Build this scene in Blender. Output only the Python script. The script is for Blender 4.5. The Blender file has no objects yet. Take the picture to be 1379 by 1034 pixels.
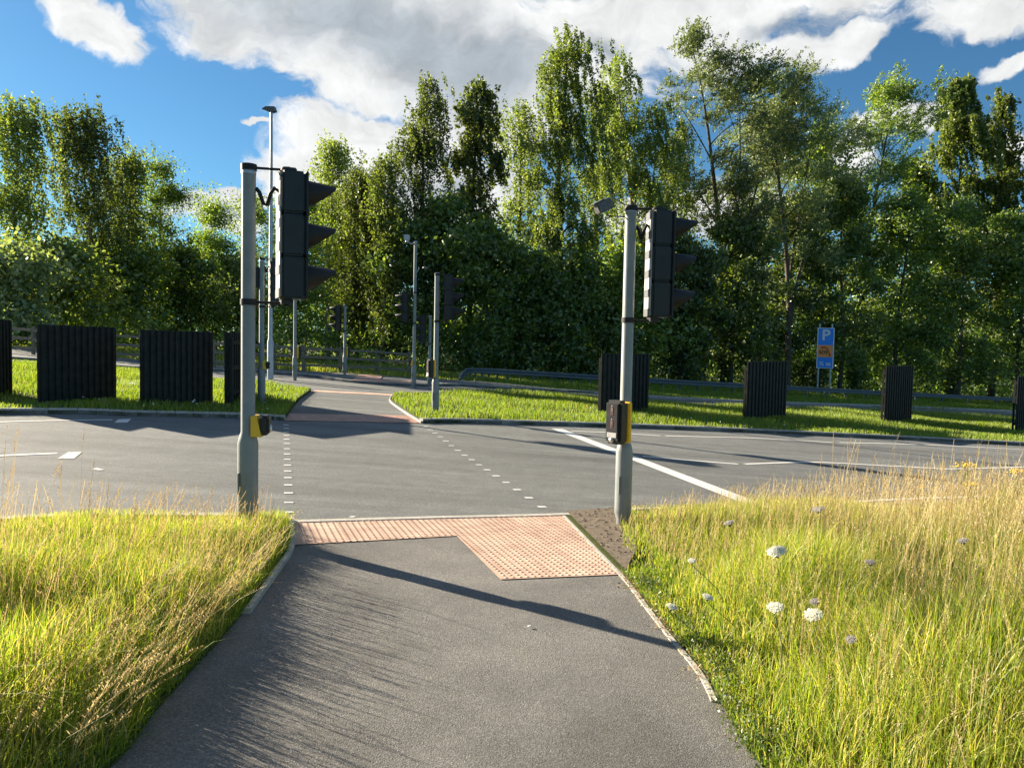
import bpy, bmesh, math, random
import numpy as np
from mathutils import Vector, Matrix
from mathutils.geometry import tessellate_polygon
random.seed(7)
S = bpy.context.scene
C = S.collection

# ------------------------------------------------------------------ camera
W, H, F, EYE, K = 1379., 1034., 1036., 1.75, .0508      # K: the whole site falls gently to the right
roll = math.atan(.020); pitch = math.atan((517-465.5)/F)
fw = np.array([0, math.cos(pitch), -math.sin(pitch)])
_r = np.array([1, 0, 0.]); _u = np.cross(_r, fw)
rt = math.cos(roll)*_r+math.sin(roll)*_u
up = -math.sin(roll)*_r+math.cos(roll)*_u
cd = bpy.data.cameras.new('camera'); cam = bpy.data.objects.new('camera', cd); C.objects.link(cam)
M = Matrix.Identity(4)
for i in range(3):
    M[i][0] = rt[i]; M[i][1] = up[i]; M[i][2] = -fw[i]
M[2][3] = EYE
cam.matrix_world = M
cd.sensor_width = 36; cd.lens = F/W*36; cd.clip_end = 3000; cd.clip_start = .05
S.camera = cam

# ------------------------------------------------------------------ light
SUN_EL, SUN_AZ = math.radians(20.4), math.radians(-60.6)     # azimuth from +Y towards +X
sl = bpy.data.lights.new('sun', 'SUN'); sl.energy = 5.0; sl.angle = math.radians(.53); sl.color = (1, .87, .68)
so = bpy.data.objects.new('sun', sl); C.objects.link(so)
sd = Vector((math.sin(SUN_AZ)*math.cos(SUN_EL), math.cos(SUN_AZ)*math.cos(SUN_EL), math.sin(SUN_EL)))
so.rotation_euler = sd.to_track_quat('Z', 'Y').to_euler()
S.view_settings.view_transform = 'Standard'; S.view_settings.look = 'None'
S.view_settings.gamma = 1; S.view_settings.exposure = 1.85

def ray(px, py): return fw+rt*(px-W/2)/F-up*(py-H/2)/F
def G(px, py):
    d = ray(px, py); t = -EYE/(d[2]+K*d[0]); return Vector(d*t)+Vector((0, 0, EYE))
def proj(p):
    d = np.array(p, float)-np.array([0, 0, EYE]); z = d@fw
    return W/2+F*(d@rt)/z, H/2-F*(d@up)/z, z
def gz(x): return -K*max(-75., min(75., x))
def on(x, y, z=0): return Vector((x, y, gz(x)+z))
def atY(px, Y):                                          # ground point at depth Y seen in column px
    lo, hi = -3*Y, 3*Y
    for _ in range(50):
        m = (lo+hi)/2
        if proj((m, Y, gz(m)))[0] < px: lo = m
        else: hi = m
    return on(lo, Y)
def hgt(g, py):                                          # height over g that reaches row py
    lo, hi = 0, 80
    for _ in range(40):
        m = (lo+hi)/2
        if proj((g[0], g[1], g[2]+m))[1] > py: lo = m
        else: hi = m
    return lo

# ------------------------------------------------------------------ sky with broken cumulus
wd = bpy.data.worlds.new('World'); S.world = wd; wd.use_nodes = True
nt = wd.node_tree; N = nt.nodes; L = nt.links; N.clear()
def nd(tree, kind, **kw):
    n = tree.nodes.new(kind)
    for k, v in kw.items(): setattr(n, k, v)
    return n
def mth(tree, op, a, b=None, c=None, clamp=False):
    n = tree.nodes.new('ShaderNodeMath'); n.operation = op; n.use_clamp = clamp
    for i, v in enumerate((a, b, c)):
        if v is None: continue
        if isinstance(v, (int, float)): n.inputs[i].default_value = v
        else: tree.links.new(v, n.inputs[i])
    return n.outputs[0]
sky = nd(nt, 'ShaderNodeTexSky', sky_type='NISHITA', sun_disc=False)
sky.sun_elevation = SUN_EL; sky.sun_rotation = SUN_AZ
sky.air_density = 1.0; sky.dust_density = .25; sky.ozone_density = 3.0; sky.altitude = 50
tc = nd(nt, 'ShaderNodeTexCoord')
sp = nd(nt, 'ShaderNodeSeparateXYZ'); L.new(tc.outputs['Generated'], sp.inputs[0])
az = mth(nt, 'ARCTAN2', sp.outputs[0], sp.outputs[1]); el = mth(nt, 'ARCSINE', sp.outputs[2])
cb0 = nd(nt, 'ShaderNodeCombineXYZ'); L.new(az, cb0.inputs[0]); L.new(el, cb0.inputs[1])
def warp(src, scale, amt):
    w_ = nd(nt, 'ShaderNodeTexNoise'); w_.inputs['Scale'].default_value = scale; w_.inputs['Detail'].default_value = 5; L.new(src, w_.inputs[0])
    a_ = nd(nt, 'ShaderNodeVectorMath', operation='SUBTRACT'); L.new(w_.outputs['Color'], a_.inputs[0]); a_.inputs[1].default_value = (.5, .5, .5)
    b_ = nd(nt, 'ShaderNodeVectorMath', operation='SCALE'); L.new(a_.outputs[0], b_.inputs[0]); b_.inputs['Scale'].default_value = amt
    c_ = nd(nt, 'ShaderNodeVectorMath', operation='ADD'); L.new(src, c_.inputs[0]); L.new(b_.outputs[0], c_.inputs[1])
    s_ = nd(nt, 'ShaderNodeSeparateXYZ'); L.new(c_.outputs[0], s_.inputs[0]); d_ = nd(nt, 'ShaderNodeCombineXYZ'); L.new(s_.outputs[0], d_.inputs[0]); L.new(s_.outputs[1], d_.inputs[1]); return d_
cb = warp(cb0.outputs[0], 11, .085); cb = warp(cb.outputs[0], 45, .016)
def fbm(scale, detail, rough, dist=0, off=0, sy=1.6):
    mp = nd(nt, 'ShaderNodeMapping'); mp.inputs['Scale'].default_value = (1, sy, 1); mp.inputs['Location'].default_value = (off, off*.7, off)
    L.new(cb.outputs[0], mp.inputs[0])
    n = nd(nt, 'ShaderNodeTexNoise'); n.inputs['Scale'].default_value = scale; n.inputs['Detail'].default_value = detail
    n.inputs['Roughness'].default_value = rough; n.inputs['Distortion'].default_value = dist; L.new(mp.outputs[0], n.inputs[0]); return n.outputs[0]
def blobs(lst):
    out = None
    for (px, py, rx, ry, ang) in lst:
        d = ray(px, py); d = d/np.linalg.norm(d)
        a0 = math.atan2(d[0], d[1]); e0 = math.asin(d[2])
        mp = nd(nt, 'ShaderNodeMapping', vector_type='TEXTURE')
        mp.inputs['Location'].default_value = (a0, e0, 0); mp.inputs['Rotation'].default_value = (0, 0, math.radians(ang))
        mp.inputs['Scale'].default_value = (rx/F, ry/F, 1); L.new(cb.outputs[0], mp.inputs[0])
        ln = nd(nt, 'ShaderNodeVectorMath', operation='LENGTH'); L.new(mp.outputs[0], ln.inputs[0])
        v = mth(nt, 'SUBTRACT', 1, ln.outputs['Value'])
        out = v if out is None else mth(nt, 'MAXIMUM', out, v)
    return mth(nt, 'MAXIMUM', out, -1.2)
cl = blobs([(560, 10, 420, 95, -10), (330, 15, 230, 60, -14), (470, 70, 230, 75, -12), (620, 70, 230, 110, 0), (640, 160, 170, 70, 0), (125, 22, 75, 36, -20),
            (980, 10, 260, 75, 4), (800, 60, 150, 85, 0), (1110, 65, 110, 26, 8), (1340, 18, 120, 42, 0),
            (500, 190, 170, 62, 0), (450, 215, 130, 40, 0), (400, 240, 70, 34, 0), (560, 260, 190, 60, 0),
            (285, 288, 75, 28, 0), (330, 262, 50, 12, 0), (345, 170, 24, 6, -10),
            (1215, 165, 60, 20, 0), (1372, 190, 30, 26, 0), (1368, 92, 40, 14, 0), (1140, 200, 60, 30, 0), (950, 290, 200, 36, 0),
            (-500, 160, 300, 90, 10), (-900, -100, 300, 160, 0), (1900, 120, 260, 90, 0), (2300, -200, 300, 160, 0), (700, -420, 380, 190, 0)])
n1 = fbm(9, 8, .62, .25); n2 = fbm(28, 6, .6, 0, 3.1)
hi = nd(nt, 'ShaderNodeMapRange'); L.new(el, hi.inputs[0]); hi.inputs[1].default_value = .72; hi.inputs[2].default_value = 1.0; hi.inputs[4].default_value = .85
bk = nd(nt, 'ShaderNodeMapRange'); L.new(sp.outputs[1], bk.inputs[0]); bk.inputs[1].default_value = .1; bk.inputs[2].default_value = -.4; bk.inputs[4].default_value = .85
cl = mth(nt, 'ADD', cl, mth(nt, 'ADD', hi.outputs[0], bk.outputs[0]))  # unseen cloud added overhead and behind the camera as neutral fill light
dens = mth(nt, 'ADD', cl, mth(nt, 'MULTIPLY', mth(nt, 'SUBTRACT', n1, .5), 1.5))
dens = mth(nt, 'ADD', dens, mth(nt, 'MULTIPLY', mth(nt, 'SUBTRACT', n2, .5), .45))
mr = nd(nt, 'ShaderNodeMapRange', interpolation_type='SMOOTHSTEP'); L.new(dens, mr.inputs[0])
mr.inputs[1].default_value = .05; mr.inputs[2].default_value = .42
grey = blobs([(490, 35, 330, 72, -8), (640, 95, 150, 70, 0), (285, 285, 50, 12, 0), (820, 60, 60, 22, 0), (1080, 40, 90, 16, 5), (600, 250, 140, 26, 0)])
gm = nd(nt, 'ShaderNodeMapRange', interpolation_type='SMOOTHSTEP'); L.new(mth(nt, 'ADD', grey, mth(nt, 'MULTIPLY', mth(nt, 'SUBTRACT', fbm(7, 6, .6, .3, 1.7), .5), 1.3)), gm.inputs[0])
gm.inputs[1].default_value = -.1; gm.inputs[2].default_value = .9
ccol = nd(nt, 'ShaderNodeMix', data_type='RGBA'); L.new(gm.outputs[0], ccol.inputs[0])
ccol.inputs[6].default_value = (4.0, 4.05, 4.05, 1); ccol.inputs[7].default_value = (2.0, 2.25, 2.5, 1)
rel = nd(nt, 'ShaderNodeMapRange'); L.new(fbm(16, 6, .6, .2, 5.3), rel.inputs[0])
rel.inputs[1].default_value = .3; rel.inputs[2].default_value = .7; rel.inputs[3].default_value = .8; rel.inputs[4].default_value = 1.12
cm = nd(nt, 'ShaderNodeVectorMath', operation='SCALE'); L.new(ccol.outputs[2], cm.inputs[0]); L.new(rel.outputs[0], cm.inputs['Scale'])
tint = nd(nt, 'ShaderNodeMix', data_type='RGBA', blend_type='MULTIPLY'); tint.inputs[0].default_value = 1
L.new(sky.outputs[0], tint.inputs[6]); tint.inputs[7].default_value = (.28, .465, .55, 1)
mx = nd(nt, 'ShaderNodeMix', data_type='RGBA'); L.new(mr.outputs[0], mx.inputs[0]); L.new(tint.outputs[2], mx.inputs[6]); L.new(cm.outputs[0], mx.inputs[7])
bg = nd(nt, 'ShaderNodeBackground'); bg.inputs[1].default_value = .065; L.new(mx.outputs[2], bg.inputs[0])
wo = nd(nt, 'ShaderNodeOutputWorld'); L.new(bg.outputs[0], wo.inputs[0])

# ------------------------------------------------------------------ materials
def base_mat(name):
    m = bpy.data.materials.new(name); m.use_nodes = True; t = m.node_tree
    return m, t, t.nodes['Principled BSDF']
def surf(name, c1, c2=None, rough=.6, scale=8, metal=0, bump=0, bscale=60, spec=.5, detail=5, c3=None, speck=None):
    m, t, b = base_mat(name)
    b.inputs['Roughness'].default_value = rough; b.inputs['Metallic'].default_value = metal; b.inputs['Specular IOR Level'].default_value = spec
    co = nd(t, 'ShaderNodeTexCoord')
    if c2 is None: c2 = tuple(x*.8 for x in c1)
    n = nd(t, 'ShaderNodeTexNoise'); n.inputs['Scale'].default_value = scale; n.inputs['Detail'].default_value = detail; n.inputs['Roughness'].default_value = .65
    t.links.new(co.outputs['Object'], n.inputs[0])
    r = nd(t, 'ShaderNodeValToRGB'); t.links.new(n.outputs[0], r.inputs[0])
    r.color_ramp.elements[0].position = .35; r.color_ramp.elements[0].color = (*c1, 1)
    r.color_ramp.elements[1].position = .68; r.color_ramp.elements[1].color = (*c2, 1)
    out = r.outputs[0]
    if speck:                                            # (scale, dark, light) aggregate stones
        v = nd(t, 'ShaderNodeTexVoronoi'); v.inputs['Scale'].default_value = speck[0]; t.links.new(co.outputs['Object'], v.inputs[0])
        bw = nd(t, 'ShaderNodeSeparateColor'); t.links.new(v.outputs['Color'], bw.inputs[0])
        r2 = nd(t, 'ShaderNodeValToRGB'); t.links.new(bw.outputs[0], r2.inputs[0])
        r2.color_ramp.elements[0].color = (speck[1],)*3+(1,); r2.color_ramp.elements[1].color = (speck[2],)*3+(1,)
        e = r2.color_ramp.elements.new(.85); e.color = (1, 1, 1, 1)
        mm = nd(t, 'ShaderNodeMix', data_type='RGBA', blend_type='MULTIPLY'); mm.inputs[0].default_value = 1
        t.links.new(out, mm.inputs[6]); t.links.new(r2.outputs[0], mm.inputs[7]); out = mm.outputs[2]
        # broad tyre tracks / patches
        w = nd(t, 'ShaderNodeTexNoise'); w.inputs['Scale'].default_value = 1; w.inputs['Detail'].default_value = 7; w.inputs['Roughness'].default_value = .6
        wm = nd(t, 'ShaderNodeMapping'); wm.inputs['Rotation'].default_value = (0, 0, math.radians(-26)); wm.inputs['Scale'].default_value = (.11, 1.5, 1) if 'road' in name else (.6, .6, 1)
        t.links.new(co.outputs['Object'], wm.inputs[0]); t.links.new(wm.outputs[0], w.inputs[0])
        r3 = nd(t, 'ShaderNodeMapRange'); t.links.new(w.outputs[0], r3.inputs[0])
        r3.inputs[1].default_value = .3; r3.inputs[2].default_value = .7; r3.inputs[3].default_value = .68; r3.inputs[4].default_value = 1.26
        vm = nd(t, 'ShaderNodeVectorMath', operation='SCALE'); t.links.new(out, vm.inputs[0]); t.links.new(r3.outputs[0], vm.inputs['Scale']); out = vm.outputs[0]
    t.links.new(out, b.inputs['Base Color'])
    if bump:
        n2 = nd(t, 'ShaderNodeTexNoise'); n2.inputs['Scale'].default_value = bscale; n2.inputs['Detail'].default_value = 4
        t.links.new(co.outputs['Object'], n2.inputs[0])
        bp = nd(t, 'ShaderNodeBump'); bp.inputs['Strength'].default_value = bump; bp.inputs['Distance'].default_value = .01
        t.links.new(n2.outputs[0], bp.inputs['Height']); t.links.new(bp.outputs[0], b.inputs['Normal'])
    return m
def leafy(name, stops, trans=.45, rough=.5, gloss=.06, objvar=.38, tmul=(1.35, 1.4, .5)):
    m = bpy.data.materials.new(name); m.use_nodes = True; t = m.node_tree; t.nodes.clear()
    g = nd(t, 'ShaderNodeNewGeometry'); r = nd(t, 'ShaderNodeValToRGB'); t.links.new(g.outputs['Random Per Island'], r.inputs[0])
    els = r.color_ramp.elements
    els[0].position = stops[0][0]; els[0].color = (*stops[0][1], 1); els[1].position = stops[-1][0]; els[1].color = (*stops[-1][1], 1)
    for p, c in stops[1:-1]:
        e = els.new(p); e.color = (*c, 1)
    oi = nd(t, 'ShaderNodeObjectInfo')
    mr = nd(t, 'ShaderNodeMapRange'); t.links.new(oi.outputs['Random'], mr.inputs[0]); mr.inputs[3].default_value = 1-objvar; mr.inputs[4].default_value = 1+objvar
    vm = nd(t, 'ShaderNodeVectorMath', operation='SCALE'); t.links.new(r.outputs[0], vm.inputs[0]); t.links.new(mr.outputs[0], vm.inputs['Scale'])
    d = nd(t, 'ShaderNodeBsdfDiffuse'); t.links.new(vm.outputs[0], d.inputs[0])
    v2 = nd(t, 'ShaderNodeVectorMath', operation='MULTIPLY'); t.links.new(vm.outputs[0], v2.inputs[0]); v2.inputs[1].default_value = tmul
    tr = nd(t, 'ShaderNodeBsdfTranslucent'); t.links.new(v2.outputs[0], tr.inputs[0])
    a = nd(t, 'ShaderNodeMixShader'); a.inputs[0].default_value = trans; t.links.new(d.outputs[0], a.inputs[1]); t.links.new(tr.outputs[0], a.inputs[2])
    gl = nd(t, 'ShaderNodeBsdfGlossy'); gl.inputs['Roughness'].default_value = rough; gl.inputs[0].default_value = (.9, .95, .9, 1)
    b = nd(t, 'ShaderNodeMixShader'); b.inputs[0].default_value = gloss; t.links.new(a.outputs[0], b.inputs[1]); t.links.new(gl.outputs[0], b.inputs[2])
    o = nd(t, 'ShaderNodeOutputMaterial'); t.links.new(b.outputs[0], o.inputs[0])
    return m
MT = dict(
    asphalt=surf('road_asphalt', (.150, .156, .150), (.190, .196, .187), .78, 3, bump=.5, bscale=140, spec=.35, speck=(95, .66, 1.35)),
    path=surf('path_asphalt', (.178, .171, .157), (.226, .217, .198), .85, 2.2, bump=.6, bscale=150, spec=.25, speck=(150, .58, 1.35)),
    paint=surf('road_paint', (.62, .61, .57), (.74, .73, .70), .6, 14, bump=.2, bscale=80),
    kerb=surf('kerb_concrete', (.30, .28, .25), (.44, .42, .38), .85, 9, bump=.4, bscale=90),
    edging=surf('edging_concrete', (.36, .34, .29), (.50, .47, .41), .85, 9, bump=.4, bscale=90),
    soil=surf('soil', (.14, .11, .08), (.23, .19, .145), .95, 14, bump=.6, bscale=60, spec=.1),
    turf=surf('turf_ground', (.045, .062, .018), (.085, .10, .03), .95, 5, bump=.8, bscale=40, spec=.1),
    wood_floor=surf('verge_ground', (.05, .07, .02), (.10, .10, .045), .95, .8, bump=.8, bscale=30, spec=.1),
    pole=surf('grey_pole_paint', (.165, .188, .188), (.235, .255, .25), .42, 3, bump=.08, bscale=50),
    galv=surf('galvanised_steel', (.36, .39, .42), (.48, .50, .53), .42, 6, metal=.35),
    barrier=surf('barrier_steel', (.09, .11, .13), (.14, .16, .18), .55, 3),
    black=surf('black_polycarbonate', (.011, .013, .014), (.020, .022, .024), .45, 6, spec=.4),
    blackm=surf('matt_black', (.012, .013, .015), (.02, .021, .024), .6, 6, spec=.3),
    label=surf('pale_label', (.30, .30, .29), (.44, .44, .43), .5, 40),
    dlabel=surf('dark_label', (.06, .065, .07), (.13, .135, .14), .5, 40),
    yellow=surf('yellow_plastic', (.70, .42, .02), (.78, .49, .03), .45, 14),
    red=surf('red_lens', (.10, .01, .01), (.12, .015, .012), .25, 5),
    amber=surf('amber_lens', (.12, .06, .01), (.14, .07, .01), .25, 5),
    green=surf('green_lens', (.01, .06, .04), (.012, .08, .05), .25, 5),
    screen=surf('dark_display', (.02, .02, .023), (.035, .032, .034), .3, 10),
    white=surf('white_print', (.74, .74, .74), (.8, .8, .8), .5, 12),
    redman=surf('red_print', (.10, .05, .045), (.13, .06, .05), .5, 12),
    steel=surf('button_steel', (.5, .5, .5), (.6, .6, .6), .3, 12, metal=.8),
    panel=surf('panel_black_timber', (.018, .020, .018), (.036, .037, .032), .75, 7, bump=.5, bscale=30, spec=.2),
    wood=surf('weathered_wood', (.16, .135, .105), (.25, .22, .175), .9, 12, bump=.5, bscale=50, spec=.1),
    bark=surf('bark', (.07, .058, .042), (.14, .12, .09), .95, 5, bump=1, bscale=14, spec=.1),
    bbark=surf('birch_bark', (.17, .15, .125), (.38, .35, .31), .9, 3.5, bump=.6, bscale=14, spec=.1),
    blue=surf('sign_blue', (.02, .26, .92), (.03, .29, .95), .4, 5),
    orange=surf('sign_orange', (.92, .32, .08), (.95, .36, .09), .4, 5),
    signred=surf('sign_red', (.45, .02, .02), (.5, .03, .03), .4, 5),
    signback=surf('sign_grey', (.3, .3, .3), (.35, .35, .35), .5, 5),
    flower=leafy('umbel_white', [(0, (.76, .76, .68)), (1, (.92, .92, .84))], .5, objvar=.02, gloss=.02, tmul=(1.1, 1.08, 1)),
    yflower=surf('ragwort_yellow', (.75, .52, .01), (.85, .62, .02), .8, 30),
    stalk=surf('stalk_green', (.10, .14, .04), (.16, .18, .06), .8, 30),
    birch=leafy('birch_leaf', [(0, (0.071, 0.103, 0.028)), (.5, (0.135, 0.179, 0.046)), (.85, (0.199, 0.238, 0.066)), (1, (0.283, 0.308, 0.103))], .58, gloss=.04),
    willow=leafy('willow_leaf', [(0, (0.094, 0.131, 0.058)), (.6, (0.181, 0.225, 0.102)), (1, (0.304, 0.334, 0.189))], .45),
    maple=leafy('maple_leaf', [(0, (0.074, 0.122, 0.026)), (.6, (0.177, 0.259, 0.044)), (1, (0.315, 0.389, 0.074))], .58),
    dark=leafy('dark_leaf', [(0, (0.061, 0.109, 0.030)), (.6, (0.134, 0.207, 0.043)), (1, (0.267, 0.340, 0.073))], .52),
    ivy=leafy('ivy_leaf', [(0, (0.025, 0.054, 0.014)), (1, (0.072, 0.126, 0.029))], .25, gloss=.1),
    lush=leafy('lush_grass', [(0, (.13, .21, .02)), (.6, (.23, .33, .03)), (.9, (.28, .33, .05)), (1, (.42, .37, .14))], .5, gloss=.03, objvar=.02, tmul=(1.2, 1.2, .6)),
    meadow=leafy('meadow_grass', [(0, (0.124, 0.206, 0.021)), (.40, (0.258, 0.351, 0.036)), (.68, (0.392, 0.413, 0.062)), (.80, (0.433, 0.372, 0.134)), (1, (0.599, 0.495, 0.248))], .55, gloss=.03, objvar=.02, tmul=(1.3, 1.3, .6)),
    straw=leafy('straw', [(0, (0.345, 0.253, 0.109)), (.5, (0.529, 0.425, 0.207)), (1, (0.690, 0.586, 0.345))], .4, gloss=.03, objvar=.02, tmul=(1.1, 1, .8)),
    russet=leafy('seed_heads', [(0, (0.216, 0.120, 0.072)), (.5, (0.408, 0.288, 0.156)), (1, (0.624, 0.516, 0.300))], .35, gloss=.02, objvar=.02, tmul=(1.1, 1, .8)),
    weed=leafy('weed_leaf', [(0, (.05, .09, .018)), (.7, (.11, .16, .03)), (1, (.20, .14, .06))], .35, objvar=.05),
)
# tactile paving: buff-pink slabs with joints
def paving(name, c1, c2):
    m, t, b = base_mat(name); co = nd(t, 'ShaderNodeTexCoord')
    mp = nd(t, 'ShaderNodeMapping'); mp.inputs['Rotation'].default_value = (0, 0, math.radians(-21)); t.links.new(co.outputs['Object'], mp.inputs[0])
    br = nd(t, 'ShaderNodeTexBrick'); br.offset = 0; t.links.new(mp.outputs[0], br.inputs[0])
    br.inputs['Scale'].default_value = 1; br.inputs['Brick Width'].default_value = .345; br.inputs['Row Height'].default_value = .345
    br.inputs['Mortar Size'].default_value = .006; br.inputs['Mortar Smooth'].default_value = .3
    br.inputs['Color1'].default_value = (*c1, 1); br.inputs['Color2'].default_value = (*c2, 1); br.inputs['Mortar'].default_value = (.40, .27, .20, 1)
    n = nd(t, 'ShaderNodeTexNoise'); n.inputs['Scale'].default_value = 6; n.inputs['Detail'].default_value = 8; t.links.new(co.outputs['Object'], n.inputs[0])
    r = nd(t, 'ShaderNodeMapRange'); t.links.new(n.outputs[0], r.inputs[0]); r.inputs[1].default_value = .3; r.inputs[2].default_value = .7; r.inputs[3].default_value = .82; r.inputs[4].default_value = 1.12
    v = nd(t, 'ShaderNodeVectorMath', operation='SCALE'); t.links.new(br.outputs[0], v.inputs[0]); t.links.new(r.outputs[0], v.inputs['Scale'])
    t.links.new(v.outputs[0], b.inputs['Base Color']); b.inputs['Roughness'].default_value = .85; b.inputs['Specular IOR Level'].default_value = .2
    return m
MT['tactile'] = paving('tactile_paving', (.53, .355, .265), (.63, .43, .32))
MT['tactile_red'] = paving('tactile_paving_red', (.47, .29, .225), (.53, .33, .26))

# ------------------------------------------------------------------ helpers
def tag(o, label=None, cat=None, group=None, kind=None):
    if label: o['label'] = label
    if cat: o['category'] = cat
    if group: o['group'] = group
    if kind: o['kind'] = kind
    return o
def empty(name, loc, rz=0):
    o = bpy.data.objects.new(name, None); C.objects.link(o); o.location = loc; o.rotation_euler = (0, 0, rz); o.empty_display_size = .2
    return o
def link(name, me, m, parent=None):
    if m: me.materials.append(m)
    o = bpy.data.objects.new(name, me); C.objects.link(o)
    if parent: o.parent = parent
    return o
class MB:
    def __init__(s): s.v = []; s.f = []; s.sm = []
    def add(s, v, f, M=None, smooth=False):
        b = len(s.v)
        s.v += [tuple(M @ Vector(p)) for p in v] if M else [tuple(p) for p in v]
        s.f += [tuple(i+b for i in q) for q in f]; s.sm += [smooth]*len(f)
        return s
    def box(s, c, d, M=None, bev=0):
        T = Matrix.Translation(c)
        if M: T = M @ T
        if bev:
            bm = bmesh.new(); bmesh.ops.create_cube(bm, size=1)
            bmesh.ops.scale(bm, vec=d, verts=bm.verts); bmesh.ops.bevel(bm, geom=bm.edges[:], offset=bev, segments=2, affect='EDGES')
            bm.verts.index_update()
            s.add([v.co[:] for v in bm.verts], [[v.index for v in f.verts] for f in bm.faces], T); bm.free(); return s
        x, y, z = (k/2 for k in d)
        v = [(-x, -y, -z), (x, -y, -z), (x, y, -z), (-x, y, -z), (-x, -y, z), (x, -y, z), (x, y, z), (-x, y, z)]
        return s.add(v, [(0, 3, 2, 1), (4, 5, 6, 7), (0, 1, 5, 4), (1, 2, 6, 5), (2, 3, 7, 6), (3, 0, 4, 7)], T)
    def tube(s, pts, rad, n=10, cap=True, M=None):
        pts = [Vector(p) for p in pts]; rad = rad if isinstance(rad, (list, tuple)) else [rad]*len(pts)
        v = []; a = None
        for i, p in enumerate(pts):
            t = (pts[min(i+1, len(pts)-1)]-pts[max(i-1, 0)]).normalized()
            if a is None: a = t.orthogonal().normalized()
            a = (a-t*a.dot(t)).normalized(); b = t.cross(a)
            v += [p+(a*math.cos(2*math.pi*k/n)+b*math.sin(2*math.pi*k/n))*rad[i] for k in range(n)]
        f = [(i*n+k, i*n+(k+1) % n, (i+1)*n+(k+1) % n, (i+1)*n+k) for i in range(len(pts)-1) for k in range(n)]
        s.add(v, f, M, True)
        if cap:
            m = len(pts)-1
            s.add(v[m*n:], [tuple(range(n))], M); s.add(v[:n], [tuple(range(n))[::-1]], M)
        return s
    def lathe(s, prof, n=20, M=None):                    # (r, z) profile
        return s.tube([(0, 0, z) for r, z in prof], [max(r, 1e-4) for r, z in prof], n, True, M)
    def build(s, name, m, parent=None):
        me = bpy.data.meshes.new(name); me.from_pydata(s.v, [], s.f); me.update()
        me.polygons.foreach_set('use_smooth', s.sm)
        return link(name, me, m, parent)
def npmesh(name, V, Q, m, parent=None, smooth=False, T=None):
    """V (n,3), Q (k,4) quads, T (j,3) tris"""
    me = bpy.data.meshes.new(name); nq = len(Q) if Q is not None else 0; ntr = len(T) if T is not None else 0
    me.vertices.add(len(V)); me.vertices.foreach_set('co', np.ascontiguousarray(V, dtype=np.float32).ravel())
    loops = []
    if nq: loops.append(np.asarray(Q, dtype=np.int32).ravel())
    if ntr: loops.append(np.asarray(T, dtype=np.int32).ravel())
    loops = np.concatenate(loops); me.loops.add(len(loops)); me.loops.foreach_set('vertex_index', loops)
    st = np.concatenate([np.arange(nq)*4, nq*4+np.arange(ntr)*3]).astype(np.int32)
    me.polygons.add(nq+ntr); me.polygons.foreach_set('loop_start', st)
    try: me.polygons.foreach_set('loop_total', np.concatenate([np.full(nq, 4), np.full(ntr, 3)]).astype(np.int32))
    except Exception: pass
    me.update(calc_edges=True)
    if smooth: me.polygons.foreach_set('use_smooth', np.ones(nq+ntr, dtype=bool))
    return link(name, me, m, parent)
def sheet(name, pts, z, m, skirt=0):
    P = [Vector((p[0], p[1], gz(p[0])+z)) for p in pts]
    tris = tessellate_polygon([[Vector((p[0], p[1], 0)) for p in P]])
    f = []
    for t in tris:
        a, b, c = (P[i] for i in t)
        f.append(t if (b-a).cross(c-a).z > 0 else t[::-1])
    v = list(P)
    if skirt:
        n = len(P); v += [p-Vector((0, 0, skirt)) for p in P]
        f += [(i, (i+1) % n, (i+1) % n+n, i+n) for i in range(n)]
    me = bpy.data.meshes.new(name); me.from_pydata(v, [], f); me.update()
    return tag(link(name, me, m), kind='structure')
def px(*ps): return [G(*p) for p in ps]
def smooth_line(pts, k=6):
    pts = [Vector((p[0], p[1], 0)) for p in pts]; out = []
    for i in range(len(pts)-1):
        p0, p1, p2, p3 = pts[max(i-1, 0)], pts[i], pts[i+1], pts[min(i+2, len(pts)-1)]
        for j in range(k):
            t = j/k
            out.append(.5*((2*p1)+(p2-p0)*t+(2*p0-5*p1+4*p2-p3)*t*t+(3*p1-p0-3*p2+p3)*t**3))
    return out+[pts[-1]]
def kerb(name, line, w, h, m, joint=.9, side=1, z0=-.02):
    """a run of kerb stones; the line is the road-side edge"""
    mb = MB(); acc = 0
    seg = []
    for a, b in zip(line[:-1], line[1:]):
        d = (b-a).to_2d(); ln = d.length; n = max(1, round(ln/joint))
        for i in range(n): seg.append((a.lerp(b, i/n), a.lerp(b, (i+1)/n)))
    for a, b in seg:
        d = (b-a).to_2d().normalized(); nn = Vector((-d.y, d.x))*side*w
        a2 = a.to_2d()+d*.004; b2 = b.to_2d()-d*.004; e = .018
        prof = [(0, z0), (0, h-e), (e/w, h), (1, h), (1, z0)]
        v = [];
        for p in (a2, b2):
            for u, z in prof:
                q = p+nn*u; v.append((q.x, q.y, gz(q.x)+z+0))
        f = [(i, i+1, i+6, i+5) for i in range(4)]+[(4, 3, 2, 1, 0), (5, 6, 7, 8, 9)]
        if side < 0: f = [q[::-1] for q in f]
        mb.add(v, f)
    return tag(mb.build(name, m), kind='structure')
def inpoly(P, poly):
    x, y = P[:, 0], P[:, 1]; c = np.zeros(len(P), bool); n = len(poly)
    for i in range(n):
        x1, y1 = poly[i][0], poly[i][1]; x2, y2 = poly[(i+1) % n][0], poly[(i+1) % n][1]
        if y1 == y2: continue
        c ^= ((y1 > y) != (y2 > y)) & (x < (x2-x1)*(y-y1)/(y2-y1)+x1)
    return c

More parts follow.
